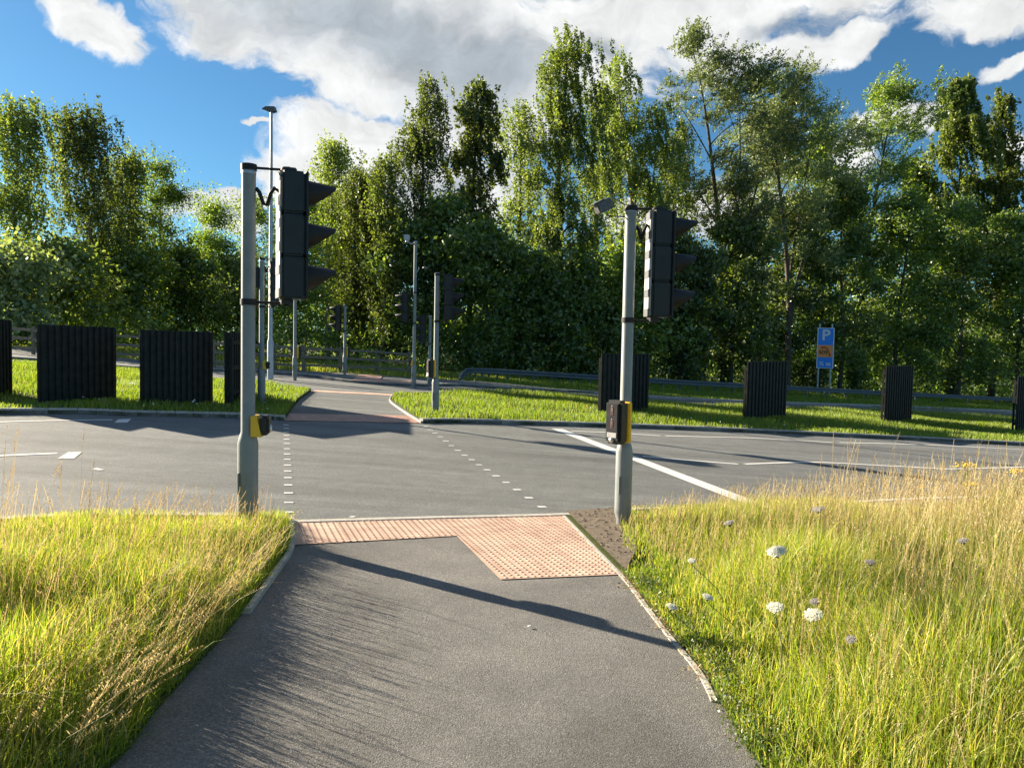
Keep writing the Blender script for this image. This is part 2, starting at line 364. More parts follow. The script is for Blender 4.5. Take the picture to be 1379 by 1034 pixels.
# ------------------------------------------------------------------ ground
xs = np.concatenate([np.linspace(-900, -80, 12), np.linspace(-75, 75, 60), np.linspace(80, 900, 12)])
ys = np.concatenate([np.linspace(-200, -20, 6), np.linspace(-15, 90, 50), np.linspace(100, 1500, 12)])
X, Y = np.meshgrid(xs, ys); Z = -K*np.clip(X, -75, 75)-.03
V = np.stack([X, Y, Z], -1).reshape(-1, 3); nx = len(xs)
ii = (np.arange(len(ys)-1)[:, None]*nx+np.arange(nx-1)[None]).ravel()
tag(npmesh('ground', V, np.stack([ii, ii+1, ii+1+nx, ii+nx], -1), MT['wood_floor']), kind='structure')

near_l = [Vector((-22, -6, 0)), Vector((-13, .2, 0)), Vector((-8.2, 3.6, 0))]+px((0, 706), (185, 700), (320, 700.5), (386, 702))
near_r = px((386, 702), (560, 697), (760, 692), (838, 686), (900, 684))+[Vector((4.0, 9.55, 0)), Vector((8, 10.9, 0)), Vector((14, 12.4, 0)), Vector((30, 15, 0)), Vector((60, 17, 0))]
near = smooth_line(near_l)[:-1]+smooth_line(near_r)
far_l = [Vector((-26, -3, 0)), Vector((-14, 6.5, 0))]+px((0, 558), (185, 560.5), (320, 563.2), (383, 566.5))
far_r = px((569.5, 570.2), (640, 570.3), (908, 578.2), (1176, 590), (1379, 600))+[Vector((24, 23.0, 0)), Vector((60, 25.5, 0))]
farl = smooth_line(far_l); farr = smooth_line(far_r)
sheet('road', near+[p for p in reversed(farl+farr)], .0, MT['asphalt'])

back_l = px((419, 527), (300, 513.5), (170, 501), (17, 490))+[Vector((-26, 18.5, 0)), Vector((-40, 8, 0))]
back_r = px((531, 532.6), (680, 529.5), (800, 536.5), (980, 548.5), (1365, 563))+[Vector((60, 46, 0))]
backl = smooth_line(back_l); backr = smooth_line(back_r)
ff = [Vector((-46, 10, 0)), Vector((-28, 21, 0))]+px((17, 484), (175, 496.5), (300, 500), (380, 504), (427, 508.6), (474, 515.4), (552, 520), (620, 520), (680, 524), (800, 530))+px((980, 541), (1365, 555))+[Vector((60, 54, 0))]
ffl = smooth_line(ff, 4)
sheet('far_road', [p for p in reversed(backl)]+backr+[p for p in reversed(ffl)], .0, MT['asphalt'])
pav_b = [Vector((-46, 17, 0)), Vector((-32, 26, 0))]+px((17, 472), (175, 486), (380, 500), (465, 505), (552, 511), (640, 515.5))
sheet('pavement', [Vector(p) for p in ffl[:4*12-3]]+[p for p in reversed(smooth_line(pav_b, 4))], .085, MT['asphalt'], .1)
kerb('far_kerb', ffl, .14, .10, MT['kerb'])

# island path and approach path
isl = px((383, 566.5), (569.5, 570.2), (549.7, 558), (527, 541), (531, 532.6), (419, 527), (405, 537), (391, 553))
sheet('crossing_path', isl, .006, MT['asphalt'])
pl = px((386, 702), (388, 738), (369, 768), (348, 797), (312, 845), (258, 905), (205, 965), (150, 1034))+[Vector((-1.65, 2, 0)), Vector((-1.9, 0, 0)), Vector((-2.1, -5, 0))]
pr = px((760, 692), (840, 774), (862, 800), (908, 858), (950, 908), (975, 955), (1000, 1000), (1026, 1034))+[Vector((1.3, 2, 0)), Vector((1.45, 0, 0)), Vector((1.6, -5, 0))]
pls, prs = smooth_line(pl), smooth_line(pr)
sheet('footpath', pls+[p for p in reversed(prs)]+px((560, 697)), .004, MT['path'])
near_tac = px((389.5, 703.6), (560, 698.5), (757, 693.5), (840, 774.5), (674, 781.5), (615, 722.5), (390, 735))
sheet('tactile_paving', near_tac, .010, MT['tactile'])
isl_tac = px((383.5, 566.8), (569, 570), (560.5, 560), (385.5, 557.4))
sheet('tactile_paving', isl_tac, .011, MT['tactile_red'])
sheet('tactile_paving', px((421, 527.6), (530, 533.1), (529.5, 531), (424, 525.6)), .011, MT['tactile'])
sheet('tactile_paving', px((474.3, 515.6), (482.8, 507.6), (515.4, 509), (512, 514.7), (553.5, 516.2), (552.5, 519.6)), .104, MT['tactile_red'])
def bumps(name, poly, pitch_, r, h, m, z, ang):
    P = np.array([[p[0], p[1]] for p in poly]); c = P.mean(0); ca, sa = math.cos(ang), math.sin(ang)
    g = np.arange(-60, 61)*pitch_; A, B = np.meshgrid(g, g); pts = np.stack([c[0]+A*ca-B*sa, c[1]+A*sa+B*ca], -1).reshape(-1, 2)
    cc = P.mean(0); pts = pts[inpoly(pts, [tuple(cc+(p-cc)*.985) for p in P])]
    n = 8; rings = [(1, 0), (.85, .6), (.45, 1)]
    V = []; 
    for rr, zz in rings:
        for k in range(n):
            V.append((r*rr*math.cos(2*math.pi*k/n), r*rr*math.sin(2*math.pi*k/n), h*zz))
    V = np.array(V); Q = [(i*n+k, i*n+(k+1) % n, (i+1)*n+(k+1) % n, (i+1)*n+k) for i in range(2) for k in range(n)]
    Q += [(16, 17, 18, 19), (16, 19, 20, 23), (20, 21, 22, 23)]; Q = np.array(Q)
    base = np.column_stack([pts, -K*pts[:, 0]+z])
    VV = (base[:, None]+V[None]).reshape(-1, 3); QQ = (Q[None]+(np.arange(len(pts))*len(V))[:, None, None]).reshape(-1, 4)
    return tag(npmesh(name, VV, QQ, m, smooth=True), kind='structure')
bumps('tactile_bumps', near_tac, .0575, .0135, .0055, MT['tactile'], .010, math.radians(21))
bumps('tactile_bumps', isl_tac, .075, .018, .008, MT['tactile_red'], .011, math.radians(28))

# raised verges
v_near_l = near_l and smooth_line(near_l)+pls[1:]+[Vector((-22, -8, 0))]
v_near_r = px((762, 693.5))+smooth_line(near_r)[13:]+[Vector((60, -8, 0))]+[p for p in reversed(prs)]
v_isl_l = farl+px((400, 541))+backl
v_isl_r = farr+[p for p in reversed(backr)]+px((527, 541), (549.7, 558))
for nm, poly, m in (('verge', v_near_l, 'turf'), ('verge', v_near_r, 'turf'), ('island', v_isl_l, 'turf'), ('island', v_isl_r, 'turf')):
    sheet(nm, poly, .07 if nm == 'island' else .014, MT[m], .1)
kerb('near_kerb', smooth_line(near_l), .13, .075, MT['kerb'], side=-1)
kerb('near_kerb', smooth_line(near_r), .10, .018, MT['edging'], side=-1)
kerb('island_kerb', farl, .13, .10, MT['kerb'])
kerb('island_kerb', farr, .13, .10, MT['kerb'])
kerb('island_back_kerb', backl, .13, .10, MT['kerb'])
kerb('island_back_kerb', backr, .13, .10, MT['kerb'], side=-1)
kerb('path_edging', pls[:23], .05, .04, MT['edging'], side=1, joint=.6)
kerb('path_edging', prs[:30], .05, .014, MT['edging'], side=-1, joint=.9)
kerb('path_edging', smooth_line(px((569.5, 570.2), (549.7, 558), (527, 541), (531, 532.6))), .05, .05, MT['kerb'], side=1, joint=.6)
soilp = px((762.5, 693.5), (836, 688), (852, 705), (857, 745), (842.5, 775))
sheet('bare_soil', soilp, .048, MT['soil'])
rng = np.random.default_rng(3)
mb = MB(); pts = rng.uniform((.5, 5.8), (1.6, 8.7), (900, 2)); pts = pts[inpoly(pts, soilp)]
for p in pts[:160]:
    r = rng.uniform(.004, .013); bm = bmesh.new(); bmesh.ops.create_icosphere(bm, subdivisions=1, radius=r)
    bm.verts.index_update()
    mb.add([v.co[:] for v in bm.verts], [[v.index for v in f.verts] for f in bm.faces], Matrix.Translation((p[0], p[1], gz(p[0])+.05)) @ Matrix.Rotation(rng.uniform(0, 3), 4, 'X') @ Matrix.Diagonal((1.4, 1, .6, 1))); bm.free()
tag(mb.build('pebbles', surf('pebble', (.16, .12, .085), (.34, .28, .21), .9, 20)), kind='stuff')
sheet('concrete_slab', px((159, 521), (186, 522), (188, 516), (163, 515)), .078, MT['edging'])

# road markings
def mark(pts, z=.005): return sheet('road_marking', pts, z, MT['paint'])
def stripe(a, b, w):
    a, b = G(*a), G(*b); d = (b-a).to_2d().normalized(); n = Vector((-d.y, d.x, 0))*w/2
    return mark([a-n, b-n, b+n, a+n])
def curve_mark(ps, w, k=6):
    l = smooth_line(px(*ps), k); A = []; B = []
    for i, p in enumerate(l):
        d = (l[min(i+1, len(l)-1)]-l[max(i-1, 0)]).to_2d().normalized(); n = Vector((-d.y, d.x, 0))*w/2
        A.append(p-n); B.append(p+n)
    return mark(A+B[::-1])
e1 = (G(566, 570)-G(384, 567)).normalized()
def stud(cx, cy, w=.105, d=.065):
    c = G(cx, cy); a = Vector((e1.x, e1.y, 0)); a = (Vector((.94, .34, 0))).normalized(); b = Vector((-a.y, a.x, 0))
    j = random.uniform(.85, 1.05); mark([c-a*w*j/2-b*d*j/2, c+a*w/2-b*d/2, c+a*w*j/2+b*d*j/2, c-a*w/2+b*d/2])
for i, y in enumerate((572.3, 577, 582, 586.5, 591.7, 597.5, 604.5, 611.5, 618.7, 626.5, 634.5, 643.4, 653.3, 664, 676.8, 689.8)): stud(385.2+4.2*(y-568)/122, y, .093, .058+.03*(690-y)/120)
for x, y in ((573.7, 574.3), (579.5, 578.8), (586, 583.4), (593, 588.3), (600.5, 594), (608, 600.3), (616.8, 606.7), (625.8, 613.2), (635.3, 619.2), (645, 626), (656, 632.8), (668, 641), (681.6, 649.7), (696.4, 659.5), (712.2, 670.5), (729.9, 682.6)): stud(x, y, .10, .07)
stripe((750, 577.5), (1024, 682), .26)
curve_mark([(866, 614.5), (930, 620), (994, 625)], .10); curve_mark([(1003, 625), (1095, 622.5), (1190, 627), (1283, 632)], .10)
curve_mark([(1283, 631.5), (1340, 630), (1420, 628)], .10)
curve_mark([(769, 580.5), (830, 583), (889, 587)], .10); curve_mark([(896, 587), (1015, 590), (1122, 596)], .10); curve_mark([(1131, 596), (1219, 598), (1326, 602.5), (1420, 608)], .10)
curve_mark([(-60, 572), (0, 568.4), (75, 566.4), (151, 565.4)], .10)
mark(px((154, 569.4), (159, 565), (176.8, 564.2), (171.4, 569.2)))
curve_mark([(-80, 620), (0, 614), (77, 610.6)], .10); mark(px((78, 617.7), (91.7, 609.2), (110.5, 608.9), (99.9, 617.7)))
stripe((127, 631), (137, 633.2), .07)
curve_mark([(1080, 680), (1197, 673), (1330, 668)], .10)
mark(px((958, 697), (985, 688), (1042, 686), (1050, 693)))
mark(px((469, 696.2), (476, 695), (480, 696), (474, 697.2)))
stripe((380, 520), (530, 528.5), .09)
# ------------------------------------------------------------------ grass
def blades(n_pts, hmin, hmax, wid, lean=(0, 0), spread=.35, rngs=None, hs=None, zoff=0.0, curl=.5):
    r = rngs; n = len(n_pts); h = r.uniform(hmin, hmax, n) if hs is None else hs*r.uniform(.75, 1.2, n)
    th = r.uniform(0, 2*np.pi, n); s = np.abs(r.normal(0, spread, n))
    L_ = np.stack([np.cos(th)*s+lean[0], np.sin(th)*s+lean[1]], -1)*h[:, None]
    fa = r.uniform(0, 2*np.pi, n); wv = np.stack([np.cos(fa), np.sin(fa), np.zeros(n)], -1)*(wid*r.uniform(.6, 1.4, n))[:, None]*.5
    base = np.column_stack([n_pts, -K*n_pts[:, 0]+zoff])
    rows = []
    for t, w in ((0, .9), (.38, 1.), (.72, .7)):
        c = base.copy(); c[:, :2] += L_*(t**1.8)*1.0; c[:, 2] += h*(t-curl*.25*t*t*np.linalg.norm(L_, axis=1)/h)
        rows += [c-wv*w, c+wv*w]
    c = base.copy(); c[:, :2] += L_; c[:, 2] += h*(1-curl*.5*np.linalg.norm(L_, axis=1)/h)
    V = np.stack(rows+[c], 1).reshape(-1, 3); o = np.arange(n)[:, None]*7
    Q = np.concatenate([o+np.array([[0, 1, 3, 2]]), o+np.array([[2, 3, 5, 4]])]); T = o+np.array([[4, 5, 6]])
    return V, Q, T, c, L_
def scatter(poly, bbox, dens, r):
    n = int((bbox[2]-bbox[0])*(bbox[3]-bbox[1])*dens); P = r.uniform(bbox[:2], bbox[2:], (n, 2))
    return P[inpoly(P, poly)]
def clump(P, sc, seed):                                  # cheap value noise 0..1
    r = np.random.default_rng(seed); v = np.zeros(len(P))
    for k in range(5):
        a = r.uniform(0, 6.28); f = sc*r.uniform(.6, 2.2); v += np.sin((P[:, 0]*math.cos(a)+P[:, 1]*math.sin(a))*f+r.uniform(0, 6.28))
    return np.clip(.5+v/5, 0, 1)
def edge_dist(P, line):
    d = np.full(len(P), 9e9)
    for a, b in zip(line[:-1], line[1:]):
        a_, b_ = np.array(a[:2]), np.array(b[:2]); ab = b_-a_; t = np.clip(((P-a_)@ab)/max(ab@ab, 1e-9), 0, 1)
        d = np.minimum(d, np.linalg.norm(P-(a_+t[:, None]*ab), axis=1))
    return d
def vis(P, near, far):
    return (P[:, 1] > near) & (P[:, 1] < far)
def grass(name, poly, bbox, dens, hfun, wid, m, seed, lean=(.1, -.05), spread=.35, thin=None, zoff=.03):
    r = np.random.default_rng(seed); P = scatter(poly, bbox, dens, r)
    if thin is not None: P = P[r.random(len(P)) < thin(P)]
    V, Q, T, tip, L_ = blades(P, 0, 0, wid, lean, spread, r, hs=hfun(P), zoff=zoff)
    o = npmesh(name, V, Q, MT[m], T=T); tag(o, kind='stuff'); return o
def seedheads(name, P, h, lean, m, mh, seed, headlen=.16, nsp=16, wid=.0022, zoff=.03, sp=.18):
    r = np.random.default_rng(seed); n = len(P)
    th = r.uniform(0, 6.28, n); s = np.abs(r.normal(0, sp, n)); D = np.stack([np.cos(th)*s+lean[0], np.sin(th)*s+lean[1]], -1)
    fa = r.uniform(0, np.pi, n); wv = np.stack([np.cos(fa), np.sin(fa), np.zeros(n)], -1)*wid*.5
    base = np.column_stack([P, -K*P[:, 0]+zoff])
    def at(t):
        c = base.copy(); c[:, :2] += D*(h*t**2)[:, None] if np.ndim(t) else D*h[:, None]*t**2; c[:, 2] += h*t; return c
    rows = []
    for t in (0, .35, .7, 1): c = at(t); rows += [c-wv, c+wv]
    V = np.stack(rows, 1).reshape(-1, 3); o = np.arange(n)[:, None]*8
    Q = np.concatenate([o+np.array([[0, 1, 3, 2]]), o+np.array([[2, 3, 5, 4]]), o+np.array([[4, 5, 7, 6]])])
    a = tag(npmesh(name+'_stalks', V, Q, MT[m]), kind='stuff')
    # spikelets
    u = np.tile(np.linspace(0, 1, nsp), n); idx = np.repeat(np.arange(n), nsp); hl = headlen*r.uniform(.6, 1.3, n)[idx]
    t = 1-hl/h[idx]*(1-u); c = base[idx].copy(); c[:, :2] += D[idx]*(h[idx]*t**2)[:, None]; c[:, 2] += h[idx]*t
    k = len(c); a1 = r.uniform(0, 6.28, k); fl = r.uniform(.25, 1.1, n)[idx]; sl = .016*(1.15-u)*fl+.006
    out = np.stack([np.cos(a1), np.sin(a1), np.full(k, 1.3)], -1); out /= np.linalg.norm(out, axis=1)[:, None]
    sd_ = np.cross(out, r.normal(size=(k, 3))); sd_ /= np.linalg.norm(sd_, axis=1)[:, None]
    e = c+out*sl[:, None]; m_ = c+out*sl[:, None]*.5
    V = np.stack([c, m_+sd_*.0022, e, m_-sd_*.0022], 1).reshape(-1, 3); Q = np.arange(k*4).reshape(-1, 4)
    b = tag(npmesh(name+'_heads', V, Q, MT[mh]), kind='stuff')
    return a, b
pl2 = [(p.x, p.y) for p in pls]; pr2 = [(p.x, p.y) for p in prs]
nrl = [(p.x, p.y) for p in near]
def h_left(P):
    e = np.minimum(edge_dist(P, pl2), edge_dist(P, nrl)*.2); c = clump(P, 2.2, 5)
    return np.clip(.08+e*.62, .08, .40)*(.6+.75*c)
def rf(P): return np.where(P[:, 1] > 5.5, np.clip(.42+(P[:, 0]-1.2)*.26, .42, 1), 1)
def h_right(P):
    e = np.minimum(edge_dist(P, pr2)*.9, edge_dist(P, nrl)*.52); c = clump(P, 1.8, 9)
    return np.clip(.08+e*.46, .08, .54)*(.5+.85*c)*rf(P)
bl = (-8.5, 1.6, -1.2, 7.3); br = (1.0, 1.8, 12, 12.2)
grass('meadow_grass', v_near_l, bl, 2900, h_left, .0043, 'meadow', 11, lean=(.12, -.05), spread=.55)
grass('meadow_grass', v_near_l, (-2.8, 1.6, -1.0, 7.3), 3800, lambda P: np.full(len(P), .085), .006, 'lush', 12, lean=(.3, 0), spread=.7, thin=lambda P: (edge_dist(P, pl2) < .45)*1., zoff=.01)
nearR = lambda P: np.clip(1.25-P[:, 1]*.075, .35, 1)
grass('meadow_grass', v_near_r, br, 2500, h_right, .0045, 'meadow', 13, lean=(.05, -.03), spread=.5, thin=lambda P: nearR(P)*(~inpoly(P, soilp) | (edge_dist(P, [tuple(p[:2]) for p in soilp[2:4]]) < .12)))
grass('meadow_grass', v_near_r, (.7, 1.8, 3.2, 7.5), 3200, lambda P: np.full(len(P), .07), .007, 'lush', 14, lean=(-.1, 0), spread=.6, thin=lambda P: (edge_dist(P, pr2) < .55)*(~inpoly(P, soilp))*~((P[:, 1] > 6.1) & (P[:, 0] < 1.25)), zoff=.01)
# straw stalks with seed heads
r = np.random.default_rng(21)
P = scatter(v_near_r, br, 320, r); e = np.minimum(edge_dist(P, pr2)*.7, edge_dist(P, nrl)*.46); keep = (e > .26) & (r.random(len(P)) < .25+.75*clump(P, 1.1, 33)); P = P[keep]; e = e[keep]
seedheads('dry_grass', P, np.clip(.30+e*.42, .3, .82)*r.uniform(.55, 1.3, len(P))*rf(P), (.05, -.03), 'straw', 'straw', 22, sp=.22)
P = scatter(v_near_l, bl, 150, r); e = np.minimum(edge_dist(P, pl2), edge_dist(P, nrl)*.7); keep = (e > .15) & (r.random(len(P)) < .2+.8*clump(P, 1.3, 35)); P = P[keep]; e = e[keep]
seedheads('dry_grass', P, np.clip(.25+e*.25, .25, .60)*r.uniform(.6, 1.25, len(P)), (.14, -.05), 'straw', 'russet', 23, sp=.2)
P = r.uniform((-6.6, 4.6), (-2.9, 6.4), (260, 2)); P = P[inpoly(P, v_near_l)]; P = P[r.random(len(P)) < np.clip((-2.6-P[:, 0])/3, .1, 1)]
seedheads('tall_stems', P, r.uniform(.45, .85, len(P)), (.05, 0), 'straw', 'russet', 24, headlen=.13, sp=.16, nsp=24, wid=.003)
P = r.uniform((3.0, 6.6), (9.5, 11.), (900, 2)); P = P[inpoly(P, v_near_r)]; P = P[(edge_dist(P, nrl) > .8) & (P[:, 0] > 3.3) & (r.random(len(P)) < .3+.7*clump(P, 1.6, 51))]
seedheads('tall_stems', P, r.uniform(.62, 1.05, len(P)), (.05, 0), 'straw', 'russet', 25, headlen=.22, sp=.16, nsp=30, wid=.003)
# long pale stems arching over the path from the left verge
Pq = pls[10:46]; P = np.array([[p.x-.06-.5*r.random(), p.y+.1*r.normal()] for p in Pq for _ in range(6)]); P = P[(P[:, 1] > 2.4) & (P[:, 1] < 6.2)]
seedheads('arching_grass', P, r.uniform(.25, .46, len(P)), (.42, -.15), 'straw', 'straw', 26, headlen=.12, sp=.24)
P = np.array([[p.x-.02-.12*r.random(), p.y+.08*r.normal()] for p in pls[12:46] for _ in range(4)]); P = P[(P[:, 1] > 2.6) & (P[:, 1] < 5.6)]
seedheads('arching_grass', P, r.uniform(.22, .40, len(P)), (.55, -.2), 'straw', 'straw', 27, headlen=.12, sp=.22)
grass('meadow_grass', v_near_l, (-3., 1.6, -1.0, 6.6), 900, lambda P: np.full(len(P), .24), .0045, 'meadow', 28, lean=(.22, -.05), spread=.55, thin=lambda P: (edge_dist(P, pl2) < .25)*.6, zoff=.01)
# island turf
def h_isl(P): return (.07+.10*clump(P, 1.2, 41))
grass('verge_grass', v_isl_l, (-22, 6, -3.5, 27), 300, h_isl, .014, 'lush', 15, lean=(.1, 0), spread=.5, zoff=.065)
grass('verge_grass', v_isl_r, (-4.2, 15.5, 32, 41), 260, h_isl, .013, 'lush', 16, lean=(.1, 0), spread=.5, zoff=.065, thin=lambda P: np.clip(1.5-P[:, 1]/40, .3, 1)*(P[:, 0] < P[:, 1]*.75+2))
fv = smooth_line(px((560, 513), (640, 516), (680, 523), (800, 529), (980, 540.5), (1365, 554.5)))+[Vector((48, 60, 0))]+[Vector((38, 62, 0)), Vector((17, 51, 0)), Vector((-2, 42, 0)), Vector((-5, 38, 0))]
grass('verge_grass', fv, (-5, 30, 48, 62), 90, lambda P: .08+.13*clump(P, .8, 43), .03, 'lush', 17, spread=.5, zoff=-.03)
fl = smooth_line(pav_b)+[Vector((0, 42, 0)), Vector((-10, 44, 0)), Vector((-34, 38, 0)), Vector((-50, 24, 0))]
grass('verge_grass', fl, (-46, 20, 0, 44), 70, lambda P: .15+.25*clump(P, .8, 44), .03, 'meadow', 18, spread=.4, zoff=-.03)
# broad-leaved weeds along the right edge of the path
def leafcloud(name, Cc, n, rad, size, m, seed, parent=None, flat=.6, asp=.6):
    r = np.random.default_rng(seed); k = len(Cc); idx = np.repeat(np.arange(k), n); c = Cc[idx]+r.normal(0, 1, (k*n, 3))*np.array([rad, rad, rad*flat])
    return leaves(name, c, size, m, r, parent, asp)
def leaves(name, c, size, m, r, parent=None, asp=.6, hang=0., mat_=None):
    k = len(c); a = r.normal(size=(k, 3)); a[:, 2] -= hang; a /= np.linalg.norm(a, axis=1)[:, None]
    b = np.cross(a, r.normal(size=(k, 3))); b /= np.linalg.norm(b, axis=1)[:, None]; s = size*r.uniform(.6, 1.35, k)[:, None]
    V = np.stack([c-a*s*.5, c+b*s*asp*.5-a*s*.08, c+a*s*.5, c-b*s*asp*.5-a*s*.08], 1).reshape(-1, 3)
    return npmesh(name, V, np.arange(k*4).reshape(-1, 4), MT[m] if isinstance(m, str) else m, parent)
Pw = []
for p in prs[8:44]:
    for _ in range(5):
        Pw.append((p.x+.03+abs(r.normal(0, .09))-.05*(r.random() < .25), p.y+r.normal(0, .05)))
Pw = np.array(Pw); Pw = np.column_stack([Pw, -K*Pw[:, 0]+.06])
tag(leafcloud('path_weeds', Pw, 26, .045, .018, 'weed', 61, flat=.7), kind='stuff')
Pd = np.array([(p.x+r.normal(.06, .07), p.y+r.normal(0, .05)) for p in prs[7:26] for _ in range(7)]); Pd = np.column_stack([Pd, -K*Pd[:, 0]+.025])
tag(leafcloud('dry_litter', Pd, 12, .04, .026, 'russet', 63, flat=.25, asp=.3), kind='stuff')
Pw = np.array([(p.x-.05-abs(r.normal(0, .07)), p.y+r.normal(0, .05)) for p in pls[14:46] for _ in range(4)]); Pw = np.column_stack([Pw, -K*Pw[:, 0]+.055])
tag(leafcloud('path_weeds', Pw, 22, .045, .018, 'weed', 62, flat=.6), kind='stuff')

# ------------------------------------------------------------------ traffic signals
def rot(z): return Matrix.Rotation(z, 4, 'Z')
def make_head(root, pos, yaw, top, hh=1.02, detail=True, strip=True):
    """pos: rear centre relative to the pole foot, top: height of its top"""
    T = Matrix.Translation((pos[0], pos[1], top-hh)) @ rot(yaw)
    ho = MB(); q = hh/3
    for i in range(3):
        ho.box((.10, 0, q*(i+.5)), (.19, .29, q-.006), T, .018)
        ho.box((.205, 0, q*(i+.5)), (.02, .325, q-.003), T, .006)
    ho.box((.06, 0, -.02), (.09, .12, .04), T); ho.box((.07, 0, hh+.012), (.12, .2, .03), T, .008)
    for i in range(3):
        ho.box((.12, .148, q*(i+.5)), (.1, .012, .03), T)
    hs = ho.build('signal_head', MT['black'], root)
    for i, mm in enumerate(('green', 'amber', 'red')):
        zc = q*(i+.5)+.01; n = 18; v = []; f = []; th = .004
        for s_ in (0, 1):
            rr = .118-s_*th
            for k in range(n):
                a = 2*math.pi*k/n; u = min(1, max(0, (1+math.cos(a))/2*1.3-.05)); ln = .03+.215*u
                v.append((.216, rr*math.sin(a), zc+rr*math.cos(a))); v.append((.216+ln, rr*.93*math.sin(a), zc+rr*.93*math.cos(a)-.022*u))
        for s_ in (0, 1):
            o = s_*2*n
            for k in range(n):
                a0, b0 = o+2*k, o+2*((k+1) % n); f.append((a0, b0, b0+1, a0+1) if s_ else (a0, a0+1, b0+1, b0))
        for k in range(n):
            a0, b0 = 2*k+1, 2*((k+1) % n)+1; f.append((a0, a0+2*n, b0+2*n, b0))
        MB().add(v, f, T, True).build('visor', MT['blackm'], hs)
        MB().lathe([(.001, 0), (.1, 0), (.085, .02), (.04, .032), (.001, .036)], 20, T @ Matrix.Translation((.215, 0, zc)) @ Matrix.Rotation(math.pi/2, 4, 'Y')).build('lens', MT[mm], hs)
    if strip:
        MB().box((-.002, 0, hh/2), (.010, .22, hh*.97), T, .002).build('pale_rear_panel', MT['label'], hs); n = 11
        for k in range(0, n, 2):
            z0 = hh*(k+.5)/n; dk = MB().box((-.008, 0, z0), (.008, .20, hh/n*.8), T, .002).build('dark_rear_plate', MT['dlabel'], hs)
    return T
def bracket(root, T, pr_, top, hh):
    mb = MB(); z = [top-.04, top-.02-hh]
    for k, zz in enumerate((hh+.02, -.03)):
        a = T @ Vector((.07, 0, zz)); b = Vector((0, 0, a.z)); mb.tube([b, a], .011, 8)
        mb.tube([b-Vector((0, 0, .025)), b+Vector((0, 0, .025))], pr_+.008, 16)
        mb.box(a, (.05, .05, .05), None, .006); mb.build('bracket', MT['blackm'], root); mb = MB()
    a = T @ Vector((0, 0, hh-.16)); b = Vector((0, 0, a.z+.02)); d = (a-b); u = d.normalized()*pr_
    pts = [b+u, b+u+d*.12-Vector((0, 0, .03)), b+u+d*.25-Vector((0, 0, .12)), b+d*.62-Vector((0, 0, .13)), b+d*.72-Vector((0, 0, .03)), b+d*.85+Vector((0, 0, .02)), a]
    sp_ = [Vector(p) for p in pts]; MB().tube(sp_, .017, 8).build('cable', MT['blackm'], root)
def make_pole(root, h, base_h=.83, r0=.084, r1=.057, m='pole', cap=True):
    p = MB().lathe([(.062, -.05), (.062, .10), (.084, .17), (r0, .22), (r0, base_h-.05), (r1+.012, base_h+.015), (r1, base_h+.045), (r1, h-.03)], 24).build('pole', MT[m], root)
    if cap: MB().lathe([(r1+.003, h-.035), (r1+.003, h-.004), (r1-.01, h+.006), (.001, h+.01)], 20).build('pole_cap', MT['galv'], p)
    MB().box((r0*.93*math.cos(4), r0*.93*math.sin(4), .45), (.016, .05, .18), Matrix.Identity(4), .004).build('access_door', MT[m], p)
    return p
def display_unit(root, yaw, z, pr_):
    """tall near-side unit, its face towards local +x after yaw"""
    T = rot(yaw) @ Matrix.Translation((pr_, 0, z))
    b = MB().box((.085, 0, 0), (.13, .20, .43), T, .028).build('crossing_unit', MT['black'], root)
    MB().box((.01, 0, 0), (.05, .235, .40), T, .01).build('yellow_shell', MT['yellow'], b)
    MB().box((.151, 0, .045), (.006, .135, .27), T, .002).build('display', MT['screen'], b)
    MB().box((.152, 0, -.125), (.006, .12, .05), T, .002).build('instruction_label', MT['label'], b)
    MB().lathe([(.026, 0), (.026, .012), (.02, .02), (.001, .022)], 16, T @ Matrix.Translation((.15, 0, -.175)) @ Matrix.Rotation(math.pi/2, 4, 'Y')).build('push_button', MT['steel'], b)
    for zz in (.11, -.02):
        fig = MB()
        fig.lathe([(.011, 0), (.001, .003)], 10, T @ Matrix.Translation((.1545, 0, zz+.045)) @ Matrix.Rotation(math.pi/2, 4, 'Y'))
        fig.box((.1562, 0, zz+.016), (.003, .028, .04), T); fig.box((.156, -.008, zz-.022), (.003, .009, .036), T); fig.box((.156, .008, zz-.022), (.003, .009, .036), T)
        fig.build('pedestrian_figure', MT['redman'], b)
def small_unit(root, yaw, z, pr_):
    T = rot(yaw) @ Matrix.Translation((pr_-.02, 0, z))
    v = [(0, -.085, -.085), (0, .085, -.085), (0, .085, .085), (0, -.085, .085), (.085, -.075, -.09), (.085, .075, -.09), (.045, .075, .085), (.045, -.075, .085)]
    f = [(0, 1, 2, 3), (4, 7, 6, 5), (0, 4, 5, 1), (1, 5, 6, 2), (2, 6, 7, 3), (3, 7, 4, 0)]
    b = MB().add(v, [q[::-1] for q in f], T).build('push_button_box', MT['yellow'], root)
    MB().box((.105, 0, .005), (.075, .155, .165), T, .02).build('box_front', MT['black'], b)
    MB().lathe([(.03, 0), (.03, .01), (.001, .014)], 14, T @ Matrix.Translation((.143, 0, -.02)) @ Matrix.Rotation(math.pi/2, 4, 'Y')).build('push_button', MT['steel'], b)
